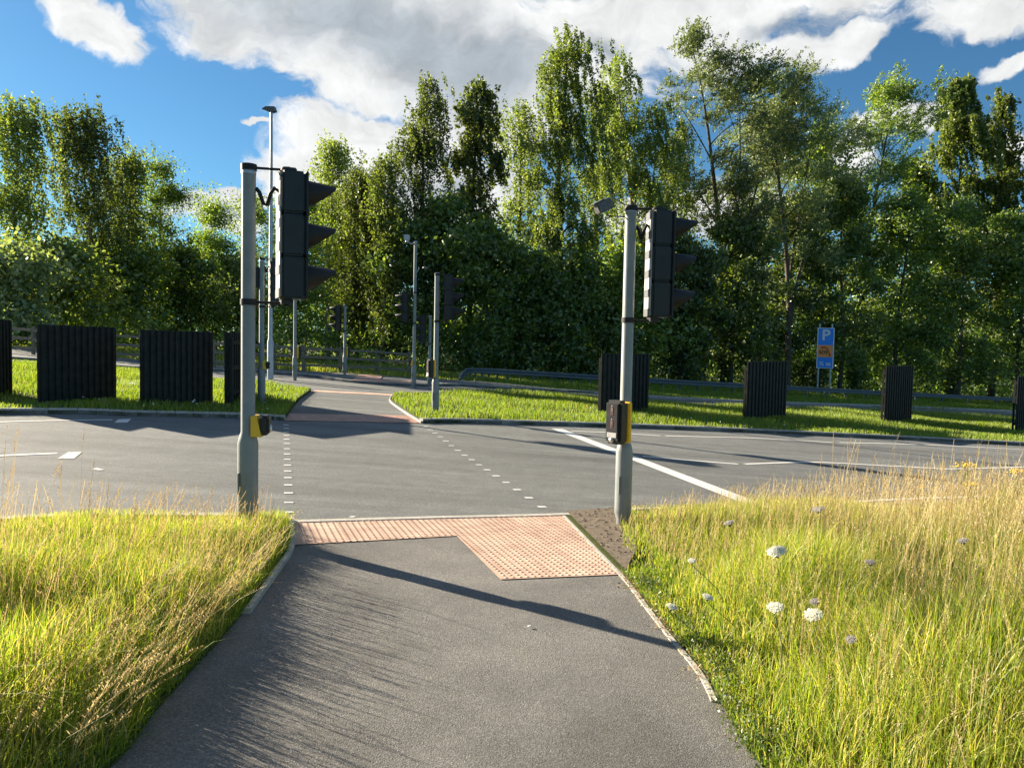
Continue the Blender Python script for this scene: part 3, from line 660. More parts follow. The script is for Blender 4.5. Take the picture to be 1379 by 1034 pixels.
def signal(gp, ytop, label, head=None, unit=None, small=None, strip=True, hh=1.02, name='traffic_signal', group=None, cat='traffic light', head_drop=0, zr=0, base_h=.83):
    root = empty(name, gp+Vector((0, 0, zr))); tag(root, label, cat, group)
    h = hgt(gp+Vector((0, 0, zr)), ytop); make_pole(root, h, base_h)
    if head:
        for hd in (head if isinstance(head, list) else [head]):
            off, ang, yaw, drop = hd
            pos = (off*math.cos(ang), off*math.sin(ang))
            T = make_head(root, pos, yaw, h-drop, hh, strip=strip); bracket(root, T, .057, h-drop, hh)
    if unit: display_unit(root, unit[0], unit[1], .05)
    if small: small_unit(root, small[0], small[1], .057)
    return root, h
R = math.radians
GRP = 'traffic signals at the staggered crossing'
gA = G(333.5, 721)
tA, hA = signal(gA, 229, 'large traffic signal on the left verge, nearest the camera, with a small push button box', ((.24), R(10), R(25), .0), small=(R(8), .93), group=GRP, hh=1.05)
tB, hB = signal(G(838, 712), 281, 'large traffic signal on the right by bare soil, with a chequered pale rear strip', ((.19), R(2), R(6), .02), unit=(R(222), 1.08), group=GRP, hh=1.04)
# detector on a thin arm, on signal B
mb = MB().tube([(0, 0, hB-.08), (-.16, 0, hB-.08), (-.24, 0, hB-.07)], .006, 8); mb.build('detector_arm', MT['blackm'], tB)
T = Matrix.Translation((-.27, -.0, hB+.02)) @ rot(R(200)) @ Matrix.Rotation(R(28), 4, 'Y')
d = MB().box((0, 0, 0), (.17, .10, .11), T, .012); d.box((.05, 0, .06), (.12, .11, .008), T); d.build('vehicle_detector', MT['dlabel'], tB)
tC, hC = signal(G(352, 545), 350, 'signal on the left island just behind the large left pole, head half hidden', ((.17), R(12), R(28), .0), small=(R(8), .9), group=GRP)
MB().box((-.1, 0, hC-.40), (.12, .14, .46), None, .015).build('rear_box', MT['black'], tC)
tD, hD = signal(G(586, 560), 368, 'signal on the right island grass nearest the road, head to the right with three visors', ((.16), R(0), R(4), .05), unit=(R(205), 1.10), group=GRP, strip=False)
mb = MB().tube([(0, 0, hD-.02), (-.26, 0, hD+.1)], .006, 6).build('detector_arm', MT['blackm'], tD)
MB().lathe([(.001, 0), (.07, .01), (.07, .04), (.001, .06)], 12, Matrix.Translation((-.27, 0, hD+.09))).build('vehicle_detector', MT['dlabel'], tD)
gE = G(557, 523)
tE, hE = signal(gE, 325, 'tall slim signal mast with a camera on top at the back of the right island', ((.22), R(176), R(178), 1.80), small=(R(184), .9), group=GRP, strip=False)
mb = MB().box((-.30, 0, hE+.12), (.2, .15, .20), Matrix.Identity(4), .02); mb.lathe([(.06, 0), (.06, .1), (.045, .16)], 12, Matrix.Translation((-.30, 0, hE-.04)))
mb.tube([(-.3, 0, hE+.0), (-.15, 0, hE-.1), (0, 0, hE-.03)], .02, 8).build('traffic_camera', MT['galv'], tE)
MB().tube([(0, 0, hE-1.15), (.12, 0, hE-.98), (.13, 0, hE-.9)], .014, 6).build('detector_arm', MT['galv'], tE)
tF, hF = signal(G(578, 520.5), 425, 'small distant signal half hidden behind the right island signal pole', ((.16), R(180), R(182), .0), small=(R(184), .95), group=GRP, strip=False)
tG, hG = signal(G(397, 512.5), 398, 'headless looking crossing post with white cap at the tip of the left island', None, unit=(R(38), .98), group=GRP, cat='crossing post')
MB().box((-.06, 0, hG+.03), (.22, .12, .07), Matrix.Rotation(R(-14), 4, 'Y'), .01).build('white_bracket', MT['white'], tG)
tH, hH = signal(G(464, 506.5), 410, 'far signal on the pavement in front of the wooden fence, head to its left', ((.17), R(180), R(182), .05), unit=(R(38), 1.0), group=GRP, strip=False)

# street lamp
gL = G(364, 511); root = tag(empty('street_lamp', gL), 'tall galvanised street lamp with flat lantern rising behind the large left signal', 'street lamp')
hL = hgt(gL, 150)
MB().lathe([(.105, 0), (.105, 1.3), (.075, 1.4), (.045, hL)], 20).build('pole', MT['galv'], root)
MB().add([(.14, -.1, .0), (.14, .1, .0), (-.36, .06, .10), (-.36, -.06, .10), (.10, -.08, .16), (.10, .08, .16), (-.2, .08, .17), (-.2, -.08, .17), (-.02, -.09, -.03), (-.02, .09, -.03)],
         [(4, 7, 6, 5), (0, 1, 9, 8), (8, 9, 2, 3), (0, 4, 5, 1), (3, 2, 6, 7), (0, 8, 3, 7, 4), (1, 5, 6, 2, 9)], Matrix.Translation((.02, 0, hL-.02)) @ rot(R(-10))).build('lantern', MT['dlabel'], root)

# ------------------------------------------------------------------ visibility panels
def panel(pa, pb, ytop, label, z=.05, h=None, shear=0):
    a = G(*pa)
    if pb[1] < 10: b = a+Vector((math.cos(R(pb[0])), math.sin(R(pb[0])), 0))*pb[1]; b.z = gz(b.x)
    else: b = G(*pb)
    a = a+Vector((0, 0, z)); d = (b-a); d.z = 0; ln = d.length; d.normalize(); ang = math.atan2(d.y, d.x)
    hh = h or hgt(a, ytop); root = tag(empty('slatted_screen', a, ang), label, 'screen', 'black slatted screens on the islands')
    nrib = 12; p = ln/nrib; bd = MB(); 
    n = Vector((0, 1, 0))
    for i in range(nrib):
        x = (i+.5)*p; zg = -K*d.x*x
        bd.box((x, 0, hh/2+zg/2-.03), (p, .03, hh-zg+.06))
        bd.box((x, -.030, hh/2+zg/2-.03), (p*.5, .04, hh-zg+.05+random.uniform(-.012, .012)), None, .006)
    bd.build('slats', MT['panel'], root)
    sg = -1 if pb[1] < 10 else 1; fr = MB()
    for zz in (.25, hh*.5, hh-.22): fr.box((ln/2, sg*.045, zz), (ln*.97, .05, .09))
    fr.build('rails', MT['panel'], root)
    for x in (.12, ln-.12):
        MB().box((x, sg*.095, hh/2-.07), (.075, .06, hh-.1)).build('post', MT['panel'], root)
    return root, a, b
for args in (((-42, 541), (15, 535), 428, 'black slatted screen cut by the left edge of the frame'),
             ((52, 549), (156, 542.5), 437, 'widest black slatted screen, second from the left on the left island'),
             ((190, 551.5), (286, 546), 444, 'black slatted screen on the left island between the wide one and the signal pole'),
             ((303, 549), (97, 2.5), 447, 'black slatted screen mostly behind the large left signal pole'),
             ((808, 559), (872, 555), 476, 'black slatted screen behind the large right signal pole'),
             ((1004, 569), (1057, 564), 487, 'black slatted screen on the right island left of the parking sign'),
             ((1190, 573), (1226, 568), 493, 'narrow leaning black slatted screen on the right island right of the parking sign'),
             ((1367, 583), (1396, 577), 507, 'black slatted screen at the right edge under the white sign corner')):
    panel(*args)

# ------------------------------------------------------------------ wooden fence
def fence_pt(x, yt, h=1.15):
    lo, hi = 20., 80.
    for _ in range(40):
        m = (lo+hi)/2; g = atY(x, m)
        if proj((g.x, g.y, g.z+h+.12*0))[1] < yt: hi = m
        else: lo = m
    return atY(x, lo)
fpx = [(-120, 424), (-60, 430), (-4, 435), (45, 438.5), (95, 442), (143, 445), (190, 448.2), (238, 452), (288, 456), (330, 458.5), (369, 460.5), (409, 463), (458, 465.5), (507, 468.5), (551, 471.5)]
fp = [fence_pt(x, y+2) for x, y in fpx]
root = tag(empty('wooden_fence', fp[-1]), 'weathered three rail wooden fence behind the far pavement', 'fence'); o = fp[-1]
for k, p in enumerate(fp):
    MB().box((p-o)+Vector((0, 0, .56)), (.11, .11, 1.24), None, .01).build('fence_post', MT['wood'], root)
for z in (.32, .68, 1.03):
    mb = MB()
    for a, b in zip(fp[:-1], fp[1:]):
        a_, b_ = a-o+Vector((0, -.075, z+random.uniform(-.015, .015))), b-o+Vector((0, -.075, z+random.uniform(-.015, .015)))
        d = b_-a_; ang = math.atan2(d.y, d.x); tilt = math.atan2(d.z, d.to_2d().length)
        mb.box((0, 0, 0), (d.length-.01, .045, .10), Matrix.Translation((a_+b_)/2) @ rot(ang) @ Matrix.Rotation(-tilt, 4, 'Y'))
    mb.build('fence_rail', MT['wood'], root)

# ------------------------------------------------------------------ crash barrier
bp_ = px((618, 514), (640, 510.5), (700, 513), (820, 520), (940, 526.5), (1060, 532), (1200, 538.5), (1379, 546))
bp_ = [bp_[0]]+bp_[1:]+[Vector((58, 69, gz(58)))]
bl_ = smooth_line(bp_, 5); root = tag(empty('crash_barrier', on(bl_[0].x, bl_[0].y)), 'long grey steel crash barrier at the foot of the trees', 'crash barrier'); o = Vector(root.location)
pr_prof = [(.0, -.13), (.045, -.11), (.045, -.05), (0, -.02), (0, .02), (.045, .05), (.045, .11), (0, .13)]
v = []; f = []; nn_ = len(pr_prof)
for i, p in enumerate(bl_):
    d = (bl_[min(i+1, len(bl_)-1)]-bl_[max(i-1, 0)]).to_2d().normalized(); n = Vector((d.y, -d.x)); zz = min(.42, .10+.11*i)
    for u, w in pr_prof: v.append(Vector((p.x+n.x*u*1.5, p.y+n.y*u*1.5, gz(p.x)+zz+w))-o)
    for u, w in pr_prof[::-1]: v.append(Vector((p.x+n.x*(u*1.5-.02), p.y+n.y*(u*1.5-.02), gz(p.x)+zz+w))-o)
k2 = 2*nn_
for i in range(len(bl_)-1):
    for j in range(k2): f.append((i*k2+j, i*k2+(j+1) % k2, (i+1)*k2+(j+1) % k2, (i+1)*k2+j))
f.append(tuple(range(k2))[::-1])
MB().add(v, f).build('barrier_beam', MT['barrier'], root)
tot = 0
for i in range(3, len(bl_)-1, 1):
    p = bl_[i]; MB().box(Vector((p.x, p.y+.12, gz(p.x)+.22))-o, (.1, .12, .62)).build('barrier_post', MT['barrier'], root)

# ------------------------------------------------------------------ parking sign
def text(s, size, loc, M_, m, parent, name, ext=.004, sx=1):
    cu = bpy.data.curves.new(name, 'FONT'); cu.body = s; cu.size = size; cu.extrude = ext; cu.align_x = 'CENTER'; cu.align_y = 'CENTER'; cu.offset = size*.022
    ob = bpy.data.objects.new(name, cu); C.objects.link(ob); bpy.context.view_layer.update()
    me = bpy.data.meshes.new_from_object(ob.evaluated_get(bpy.context.evaluated_depsgraph_get())); bpy.data.objects.remove(ob); bpy.data.curves.remove(cu)
    me.transform(M_ @ Matrix.Translation(loc) @ Matrix.Diagonal((sx, 1, 1, 1))); me.materials.clear(); return link(name, me, m, parent)
gs1, gs2 = G(1102, 530), G(1116.5, 532.5)
cs = (gs1+gs2)/2; root = tag(empty('parking_sign', cs), 'tall blue parking and emergency telephone sign on two grey posts', 'sign')
dsv = (gs2-gs1); ang = math.atan2(dsv.y, dsv.x)*.25; sw = (gs2-gs1).to_2d().length
ppm = F/proj(cs)[2]; topz = hgt(cs, 436); z1 = hgt(cs, 441.5); z0 = hgt(cs, 496); wp = 19.5/ppm/math.cos(ang)
for s_ in (-1, 1):
    MB().tube([(s_*wp*.36*math.cos(ang), s_*wp*.36*math.sin(ang)+.05, -.1), (s_*wp*.36*math.cos(ang), s_*wp*.36*math.sin(ang)+.05, topz)], .055, 12).build('post', MT['galv'], root)
T = rot(ang); zc = (z0+z1)/2; ph = z1-z0
sp_ = MB().box((0, -.03, zc), (wp, .03, ph), T, .006).build('sign_panel', MT['white'], root)
MB().box((0, -.05, zc), (wp*.88, .014, ph*.965), T).build('blue_field', MT['blue'], sp_)
MB().box((0, -.061, zc-ph*.075), (wp*.86, .012, ph*.30), T).build('orange_field', MT['orange'], sp_)
TT = T @ Matrix.Rotation(R(90), 4, 'X')
text('P', ph*.36, (0, z0+ph*.81, .062), TT, MT['white'], sp_, 'letter_p', sx=1.05)
text('SOS', ph*.115, (-wp*.11, z0+ph*.395, .072), TT, MT['blackm'], sp_, 'sos_lettering')
text('½ m', ph*.14, (0, z0+ph*.11, .062), TT, MT['white'], sp_, 'distance_lettering')
hs_ = [(-wp*.24, -.075, z0+ph*.50), (-wp*.08, -.075, z0+ph*.535), (wp*.12, -.075, z0+ph*.49), (wp*.25, -.075, z0+ph*.38), (wp*.28, -.075, z0+ph*.315)]
MB().tube(hs_, [.05, .028, .028, .03, .065], 8, True, T).build('telephone_symbol', MT['signred'], sp_)
# triangular warning sign whose corner enters at the right edge
gt = atY(1406, 27.0); root = tag(empty('warning_sign', gt), 'white triangular sign corner at the right edge above the last black screen', 'sign')
ht = hgt(gt, 506); T = Matrix.Translation((0, 0, ht)) @ rot(R(8)); w_ = .86; hh_ = 1.15
def tri(sc, y, th):
    c = Vector((0, 0, hh_*.36)); P_ = [Vector((-w_, 0, 0)), Vector((w_, 0, 0)), Vector((0, 0, hh_*1.25))]; P_ = [c+(p-c)*sc for p in P_]
    return [(p.x, y, p.z) for p in P_]+[(p.x, y+th, p.z) for p in P_], [(0, 1, 2), (5, 4, 3), (0, 3, 4, 1), (1, 4, 5, 2), (2, 5, 3, 0)]
sb = MB().add(*tri(1, 0, .03), T).build('sign_plate', MT['white'], root); MB().add(*tri(.9, -.008, .007), T).build('red_border', MT['signred'], sb); MB().add(*tri(.62, -.016, .007), T).build('white_centre', MT['white'], sb)
MB().lathe([(.05, -.1), (.05, ht+1.2)], 12, Matrix.Translation((0, .08, 0))).build('post', MT['galv'], root)
gm_ = G(1365, 545); root = tag(empty('marker_post', gm_), 'small white marker post beside the crash barrier at the far right', 'marker post')
MB().add([(-.09, -.04, 0), (.09, -.04, 0), (.09, .04, 0), (-.09, .04, 0), (-.06, -.03, 1.1), (.08, -.03, 1.2), (.08, .03, 1.2), (-.06, .03, 1.1)], [(0, 3, 2, 1), (4, 5, 6, 7), (0, 1, 5, 4), (1, 2, 6, 5), (2, 3, 7, 6), (3, 0, 4, 7)]).build('post_body', MT['white'], root)
MB().box((.01, -.045, .95), (.1, .012, .14)).build('reflector', MT['signred'], root)

# ------------------------------------------------------------------ flowers
def umbel(pxy, dist, wpx, label, tilt, grey=False, seed=0):
    d = ray(*pxy); d = d/ (d@fw); P = Vector(d*dist)+Vector((0, 0, EYE)); r = np.random.default_rng(seed+70)
    base = on(P.x+(.30 if pxy[0] < 960 else .05), P.y+.03, .03); root = tag(empty('wild_carrot', base), label, 'flower', 'wild carrot flowers in the right verge')
    R_ = wpx/F*dist*.5; h = P-base; mid = h*.5+Vector((.03, .02, .02))
    MB().tube([(0, 0, 0), mid, h-Vector((0, 0, R_*.9))], [.003, .0025, .002], 6).build('stem', MT['stalk'], root)
    T = Matrix.Translation(h) @ Matrix.Rotation(tilt[0]*.6, 4, 'X') @ Matrix.Rotation(tilt[1]*.6-.35, 4, 'Y'); fl_ = MB(); st = MB()
    for k in range(44):
        a = k*2.4; q = math.sqrt((k+.5)/44)*R_*.88; zz = R_*.22*(1-(q/R_)**2); c = Vector((q*math.cos(a), q*math.sin(a), zz))
        st.tube([(0, 0, -R_*.8), c*.6+Vector((0, 0, -R_*.25)), c], .0009, 4, False, T)
        for _ in range(20):
            o = Vector(r.normal(0, R_*.075, 3)); o.z *= .45; s_ = R_*.07*r.uniform(.7, 1.4); aa = r.uniform(0, 6.28); tl = r.normal(0, .35, 2)
            v = [(s_*math.cos(aa+i*math.pi/2), s_*math.sin(aa+i*math.pi/2), s_*(tl[0]*math.cos(i*1.57)+tl[1]*math.sin(i*1.57))) for i in range(4)]
            fl_.add([Vector(p)+c+o for p in v], [(0, 1, 2, 3)], T)
    st.build('rays', MT['stalk'], root); fl_.build('florets', MT['dflower'] if grey else MT['flower'], root)
MT['dflower'] = leafy('umbel_faded', [(0, (.34, .32, .30)), (1, (.50, .47, .43))], .4, objvar=.02, gloss=.02, tmul=(1.1, 1.05, 1))
for args in (((1046, 743), 4.6, 27, 'largest white flower head, high in the right verge above the others', (.5, 0)),
             ((1044, 818), 4.0, 23, 'white flower head left of the close pair in the right verge', (.6, .2)),
             ((1095, 828), 4.0, 25, 'brightest lower white flower head of the close pair', (.7, 0)),
             ((1097, 810), 4.1, 14, 'small pale flower head just above the lower one of the pair', (.8, 0), True),
             ((953, 804), 4.3, 16, 'white flower head tilted sideways near the left part of the right verge', (.5, .9)),
             ((905, 817), 4.1, 16, 'white flower head leaning over the path edge, leftmost of all', (.5, .9)),
             ((932, 755), 5.0, 12, 'small white flower head on the left of the verge near the right signal', (.6, .4)),
             ((1146, 861), 3.8, 15, 'faded pinkish flower head lowest and right of the close pair', (.7, 0), True),
             ((1102, 686), 6.2, 18, 'flat grey flower head high among the straw in the middle of the right verge', (.2, 0), True),
             ((1297, 728), 4.9, 15, 'flat grey flower head farthest right in the verge', (.2, 0), True),
             ((982, 704), 5.8, 15, 'flat grey flower head right of the large right signal', (.15, 0), True),
             ((1172, 757), 4.6, 15, 'dim grey flower head left of the farthest right one', (.4, .4), True)):
    umbel(*args, seed=int(args[0][0]))
def ragwort(pxy, dist, wpx, label, seed):
    d = ray(*pxy); d = d/(d@fw); P = Vector(d*dist)+Vector((0, 0, EYE)); r = np.random.default_rng(seed); base = on(P.x, P.y+.05, .03)
    root = tag(empty('ragwort', base), label, 'flower', 'yellow ragwort in the right verge'); h = P-base; R_ = wpx/F*dist*.5; st = MB(); fl_ = MB()
    st.tube([(0, 0, 0), h*.6], [.005, .004], 6)
    for k in range(48):
        c = h+Vector((r.normal(0, R_*.5), r.normal(0, R_*.4), r.normal(0, R_*.13))); st.tube([h*.6, c-Vector((0, 0, .01))], .0012, 4, False)
        for j in range(12):
            a = j*math.pi/6; u = Vector((math.cos(a), math.sin(a), .1)); w_ = Vector((-math.sin(a), math.cos(a), 0))*.0045
            fl_.add([c, c+u*.009+w_, c+u*.019, c+u*.009-w_], [(0, 1, 2, 3)])
        fl_.lathe([(.009, -.003), (.009, .003), (.001, .006)], 8, Matrix.Translation(c))
    st.build('stem', MT['stalk'], root); fl_.build('flowers', MT['yflower'], root)
ragwort((1302, 626), 8.3, 34, 'yellow ragwort cluster poking above the straw left of the edge one', 5)
ragwort((1309, 652), 8.0, 14, 'small low yellow ragwort head under the left cluster', 6)
ragwort((1374, 634), 8.0, 26, 'yellow ragwort cluster at the right edge of the photo', 7)
g = G(713, 846); mb = MB().box((0, 0, .012), (.022, .014, .006), Matrix.Rotation(.4, 4, 'Z'), .002); o = mb.build('paper_scrap', MT['white']); o.location = g+Vector((0, 0, .004)); tag(o, 'tiny white paper scrap lying on the footpath', 'litter')
r = np.random.default_rng(90)
P = np.concatenate([scatter(v_isl_l, (-9, 14, -3.5, 22), 1.2, r), scatter(v_isl_r, (-2, 16, 12, 22), .25, r)]); Pz = np.column_stack([P, -K*P[:, 0]+.19])
tag(leafcloud('daisies', Pz, 5, .008, .03, 'white', 91, asp=1), kind='stuff')

# ------------------------------------------------------------------ trees
def np_tubes(name, curves, m, parent, n=6):
    V = []; Q = []; off = 0; ca = np.cos(np.arange(n)*2*np.pi/n); sa = np.sin(np.arange(n)*2*np.pi/n)
    for P, Rr in curves:
        P = np.asarray(P); t = np.gradient(P, axis=0); t /= np.linalg.norm(t, axis=1)[:, None]+1e-9
        a = np.cross(t, [.31, .17, .93]); bad = np.linalg.norm(a, axis=1) < 1e-3; a[bad] = [1, 0, 0]; a /= np.linalg.norm(a, axis=1)[:, None]; b = np.cross(t, a)
        rr = np.asarray(Rr)[:, None, None]
        V.append((P[:, None]+(a[:, None]*ca[None, :, None]+b[:, None]*sa[None, :, None])*rr).reshape(-1, 3))
        k = np.arange(len(P)-1)[:, None]*n; j = np.arange(n)[None]
        Q.append(np.stack([k+j, k+(j+1) % n, k+n+(j+1) % n, k+n+j], -1).reshape(-1, 4)+off); off += len(P)*n
    return npmesh(name, np.concatenate(V), np.concatenate(Q), m, parent, True)
def prof(kind, u):
    if kind == 'birch': return (np.clip(u, 0, 1)+.18)**.45*np.clip(1.03-u, 0, 1)**.62*1.12
    if kind == 'willow': return (np.clip(u, 0, 1)+.12)**.6*np.clip(1.04-u, 0, 1)**.45*1.15
    return (np.clip(u, 0, 1)+.25)**.4*np.clip(1.02-u, 0, 1)**.5*1.05
def tree(cx, D, ytop, hw, kind, label, cb=.25, lean=0, nl=30, n=20000, mat='birch', size=.15, ivy=0, seed=0, name='tree', stems=1, wind=.25, group='trees along the woodland edge', bark='bark', csz=1.0, zb=0):
    r = np.random.default_rng(seed+1000); g = atY(cx, D); g.z += zb; root = tag(empty(name, g-Vector((0, 0, .1))), label, 'tree', group)
    Hh = hgt(g, ytop); dz = proj(g)[2]; Wd = hw/F*dz*1.32; curves = []; cl_ = []; stem_pts = []
    for sidx in range(stems):
        hfac = 1 if sidx == 0 else r.uniform(.8, .95); fork = 0 if stems == 1 else .28
        sx = lean*Wd+(0 if stems == 1 else (sidx-(stems-1)/2)*Wd*.75); sy = r.normal(0, .1)*Wd
        ph = r.uniform(0, 6.28, 2)
        def stem(t):
            t = np.asarray(t, float); q = np.clip((t-fork)/(1-fork), 0, 1)
            return np.stack([sx*q**1.3+.10*Wd*np.sin(t*5+ph[0])*t, sy*q+.10*Wd*np.sin(t*4+ph[1])*t, Hh*hfac*t], -1)
        tt = np.linspace(0, .97, 18); r0 = .0125*Hh*(1 if sidx == 0 else .6)
        if sidx and stems > 1: tt = np.linspace(fork-.03, .97, 14)
        curves.append((stem(tt), np.maximum(r0*(1-tt)**.9, .012)))
        stem_pts.append(stem(np.linspace(.02, .75, 60)))
        k = max(6, nl//stems)
        for i in range(k):
            t0 = cb+(.97-cb)*((i+r.random())/k)**.9; u = (t0-cb)/(1-cb); a = i*2.4+r.uniform(-.5, .5)
            ln = Wd*float(prof(kind, u))*r.uniform(.45, 1.45)*(1 if stems == 1 else .8); s0 = stem(t0)
            rise = ln*(.75 if kind == 'birch' else .9 if kind == 'willow' else .45)*r.uniform(.5, 1.2)
            rise = min(rise, Hh*hfac-s0[2]+.2)
            d_ = np.array([math.cos(a), math.sin(a)*.6, 0])*ln; p1 = s0+d_*.45+[0, 0, rise*.75]; p2 = s0+d_+[wind*ln*.4, 0, rise*(.8 if kind == 'birch' else 1)]
            q = np.linspace(0, 1, 7)[:, None]; cu = s0*(1-q)**2+2*p1*q*(1-q)+p2*q*q
            curves.append((cu, np.linspace(max(.02, r0*(1-t0)*.55), .008, 7)))
            m_ = max(3, int(3+ln*1.0))
            for s_ in r.uniform(.28, 1.0, m_)**.75:
                c = s0*(1-s_)**2+2*p1*s_*(1-s_)+p2*s_*s_; off = r.normal(0, .13*ln+.15, 3)*[1, 1, .6]; e = c+off
                cl_.append(e)
                if r.random() < .5: curves.append((np.array([c, (c+e)/2+[0, 0, .1], e]), np.array([.018, .012, .006])))
        for _ in range(5): cl_.append(stem(.985)+r.normal(0, .25, 3)-[0, 0, .1])
    cl_ = np.array(cl_); K_ = len(cl_); wgt = r.exponential(1, K_)+.3; wgt /= wgt.sum(); n = int(n*1.22); idx = r.choice(K_, n, p=wgt)
    if kind == 'birch':                                  # hanging strands
        ns = K_*7; si = r.choice(K_, ns, p=wgt); so_ = r.normal(0, .42*csz, (ns, 3))*[1, 1, .6]; sl_ = r.uniform(.3, 2.3, ns)*csz
        sel = r.integers(0, ns, n); t = r.random(n)**.8; c = cl_[si[sel]]+so_[sel]
        c = c+np.stack([wind*sl_[sel]*t*t*.7, np.zeros(n), -sl_[sel]*t], -1)+r.normal(0, .07, (n, 3)); hang = .8
    elif kind == 'willow':                               # feathery shoots swept by the wind
        ns = K_*9; si = r.integers(0, K_, ns); so_ = r.normal(0, .32*csz, (ns, 3)); dr = r.normal(0, .5, (ns, 3))+[wind*1.6, 0, .75]; dr /= np.linalg.norm(dr, axis=1)[:, None]; sl_ = r.uniform(.5, 1.5, ns)*csz
        sel = r.integers(0, ns, n); t = r.random(n); c = cl_[si[sel]]+so_[sel]+dr[sel]*(sl_[sel]*t)[:, None]+r.normal(0, .07, (n, 3)); hang = 0
    else:
        rad = r.uniform(.3, .85, K_)*csz; v = r.normal(size=(n, 3)); v /= np.linalg.norm(v, axis=1)[:, None]; v[:, 2] = np.abs(v[:, 2])*.8-.15
        c = cl_[idx]+r.normal(0, .55, (n, 3))*(rad[idx]*1.2)[:, None]*[1, 1, .85]-[0, 0, .2]; hang = .3
    np_tubes('trunk', curves, MT[bark], root)
    leaves('crown', c, size, mat, r, root, asp=.62 if kind != 'willow' else .34, hang=hang)
    if ivy:
        sp2 = np.concatenate(stem_pts); sp2 = sp2[sp2[:, 2] < Hh*ivy]; m2 = int(3500*ivy*1.5); c = sp2[r.integers(0, len(sp2), m2)]; a = r.uniform(0, 6.28, m2); q = r.uniform(.15, .6, m2)*(1.1-.5*c[:, 2]/Hh)
        c = c+np.stack([np.cos(a)*q, np.sin(a)*q, r.normal(0, .2, m2)], -1); leaves('ivy', c, .22, 'ivy', r, root, asp=.8)
    return root
B = 'birch'; Wl = 'willow'; Mp = 'maple'
T_ = [
 (24, 41, 124, 36, B, 'far left birch with bare lower stem cut by the frame edge', dict(cb=.42, n=13000, bark='bbark', ivy=0)),
 (118, 44.5, 143, 68, B, 'broad drooping birch above the widest black screen', dict(cb=.2, n=26000, bark='bbark', csz=1.15)),
 (165, 48, 200, 42, B, 'shorter birch leaning off the right side of the broad left birch', dict(cb=.25, n=15000)),
 (222, 51, 214, 42, Mp, 'rounded tree above the third black screen from the left', dict(cb=.2, n=14000)),
 (290, 54, 270, 34, Mp, 'low bushy tree left of the large left signal pole under the small cloud', dict(cb=.15, n=12000)),
 (345, 56, 262, 40, Mp, 'bushy tree directly behind the large left signal pole', dict(cb=.15, n=9000)),
 (442, 50, 182, 38, B, 'light airy birch right of the large left signal head', dict(cb=.35, n=11000, bark='bbark')),
 (398, 43, 250, 40, Mp, 'leafy tree behind the crossing post with the white cap', dict(cb=.12, n=15000)),
 (515, 45, 212, 38, B, 'small birch on the left shoulder of the tall pointed one', dict(cb=.15, n=15000)),
 (568, 46, 100, 38, B, 'tall pointed birch above the slim camera mast', dict(cb=.25, n=24000, bark='bbark')),
 (632, 47, 105, 40, B, 'upright open tree with large leaves between the pointed birch and the tallest central birch', dict(cb=.22, n=17000, size=.2, csz=.8)),
 (745, 48, 46, 64, B, 'tallest central birch with rounded top', dict(cb=.25, n=42000, ivy=.55)),
 (693, 50, 130, 36, B, 'drooping birch tucked on the left flank of the tallest central birch', dict(cb=.3, n=13000)),
 (853, 50, 70, 56, B, 'dark twin topped birch above the right signal detector', dict(cb=.30, n=30000, stems=2, mat='birch', bark='bbark', ivy=.4)),
 (976, 54, 48, 88, Wl, 'tallest willow swept to the right above the large right signal head', dict(cb=.26, n=56000, lean=.12, stems=3, nl=54, ivy=.45, size=.21, wind=.7)),
 (1060, 55, 108, 70, Wl, 'sparse willow with a forked bare trunk above the nearest right screen', dict(cb=.42, n=24000, stems=3, lean=.1, size=.21, wind=.6)),
 (1150, 60, 118, 50, Wl, 'narrow windblown willow above the parking sign', dict(cb=.34, n=24000, lean=.4, ivy=.5, size=.22, wind=.6, mat='maple')),
 (1280, 62, 100, 62, B, 'large drooping birch above the narrow leaning screen', dict(cb=.3, n=34000, size=.25, ivy=.5)),
 (1222, 64, 215, 40, Mp, 'rounded dark tree filling the gap left of the large right birch', dict(cb=.25, n=13000, size=.3)),
 (800, 53, 118, 48, B, 'drooping birch filling the space between the tallest central birch and the twin topped one', dict(cb=.22, n=22000)),
 (905, 54, 160, 46, B, 'lower birch between the twin topped birch and the tallest willow', dict(cb=.2, n=20000)),
 (1020, 58, 150, 50, Wl, 'shorter willow between the tallest one and the forked sparse one', dict(cb=.25, n=20000, size=.21, wind=.5)),
 (1100, 62, 170, 46, Mp, 'green crown filling the space behind the forked sparse willow', dict(cb=.2, n=18000, size=.28)),
 (1335, 63, 118, 34, B, 'narrow birch on the right shoulder of the large right birch', dict(cb=.25, n=17000, size=.25)),
 (480, 47, 225, 40, B, 'low birch between the airy birch and the pointed one', dict(cb=.15, n=15000)),
 (1385, 62, 200, 52, Mp, 'dark tree cut by the right edge of the frame', dict(cb=.2, n=18000, mat='dark', size=.25)),
]
for i, (cx, D, yt, hw, kind, lab, kw) in enumerate(T_):
    tree(cx, D, yt, hw, kind, lab, seed=i, name={'birch': 'birch_tree', 'willow': 'willow_tree', 'maple': 'broadleaf_tree'}[kind], **{**dict(mat={'birch': 'birch', 'willow': 'willow', 'maple': 'maple'}[kind]), **kw})
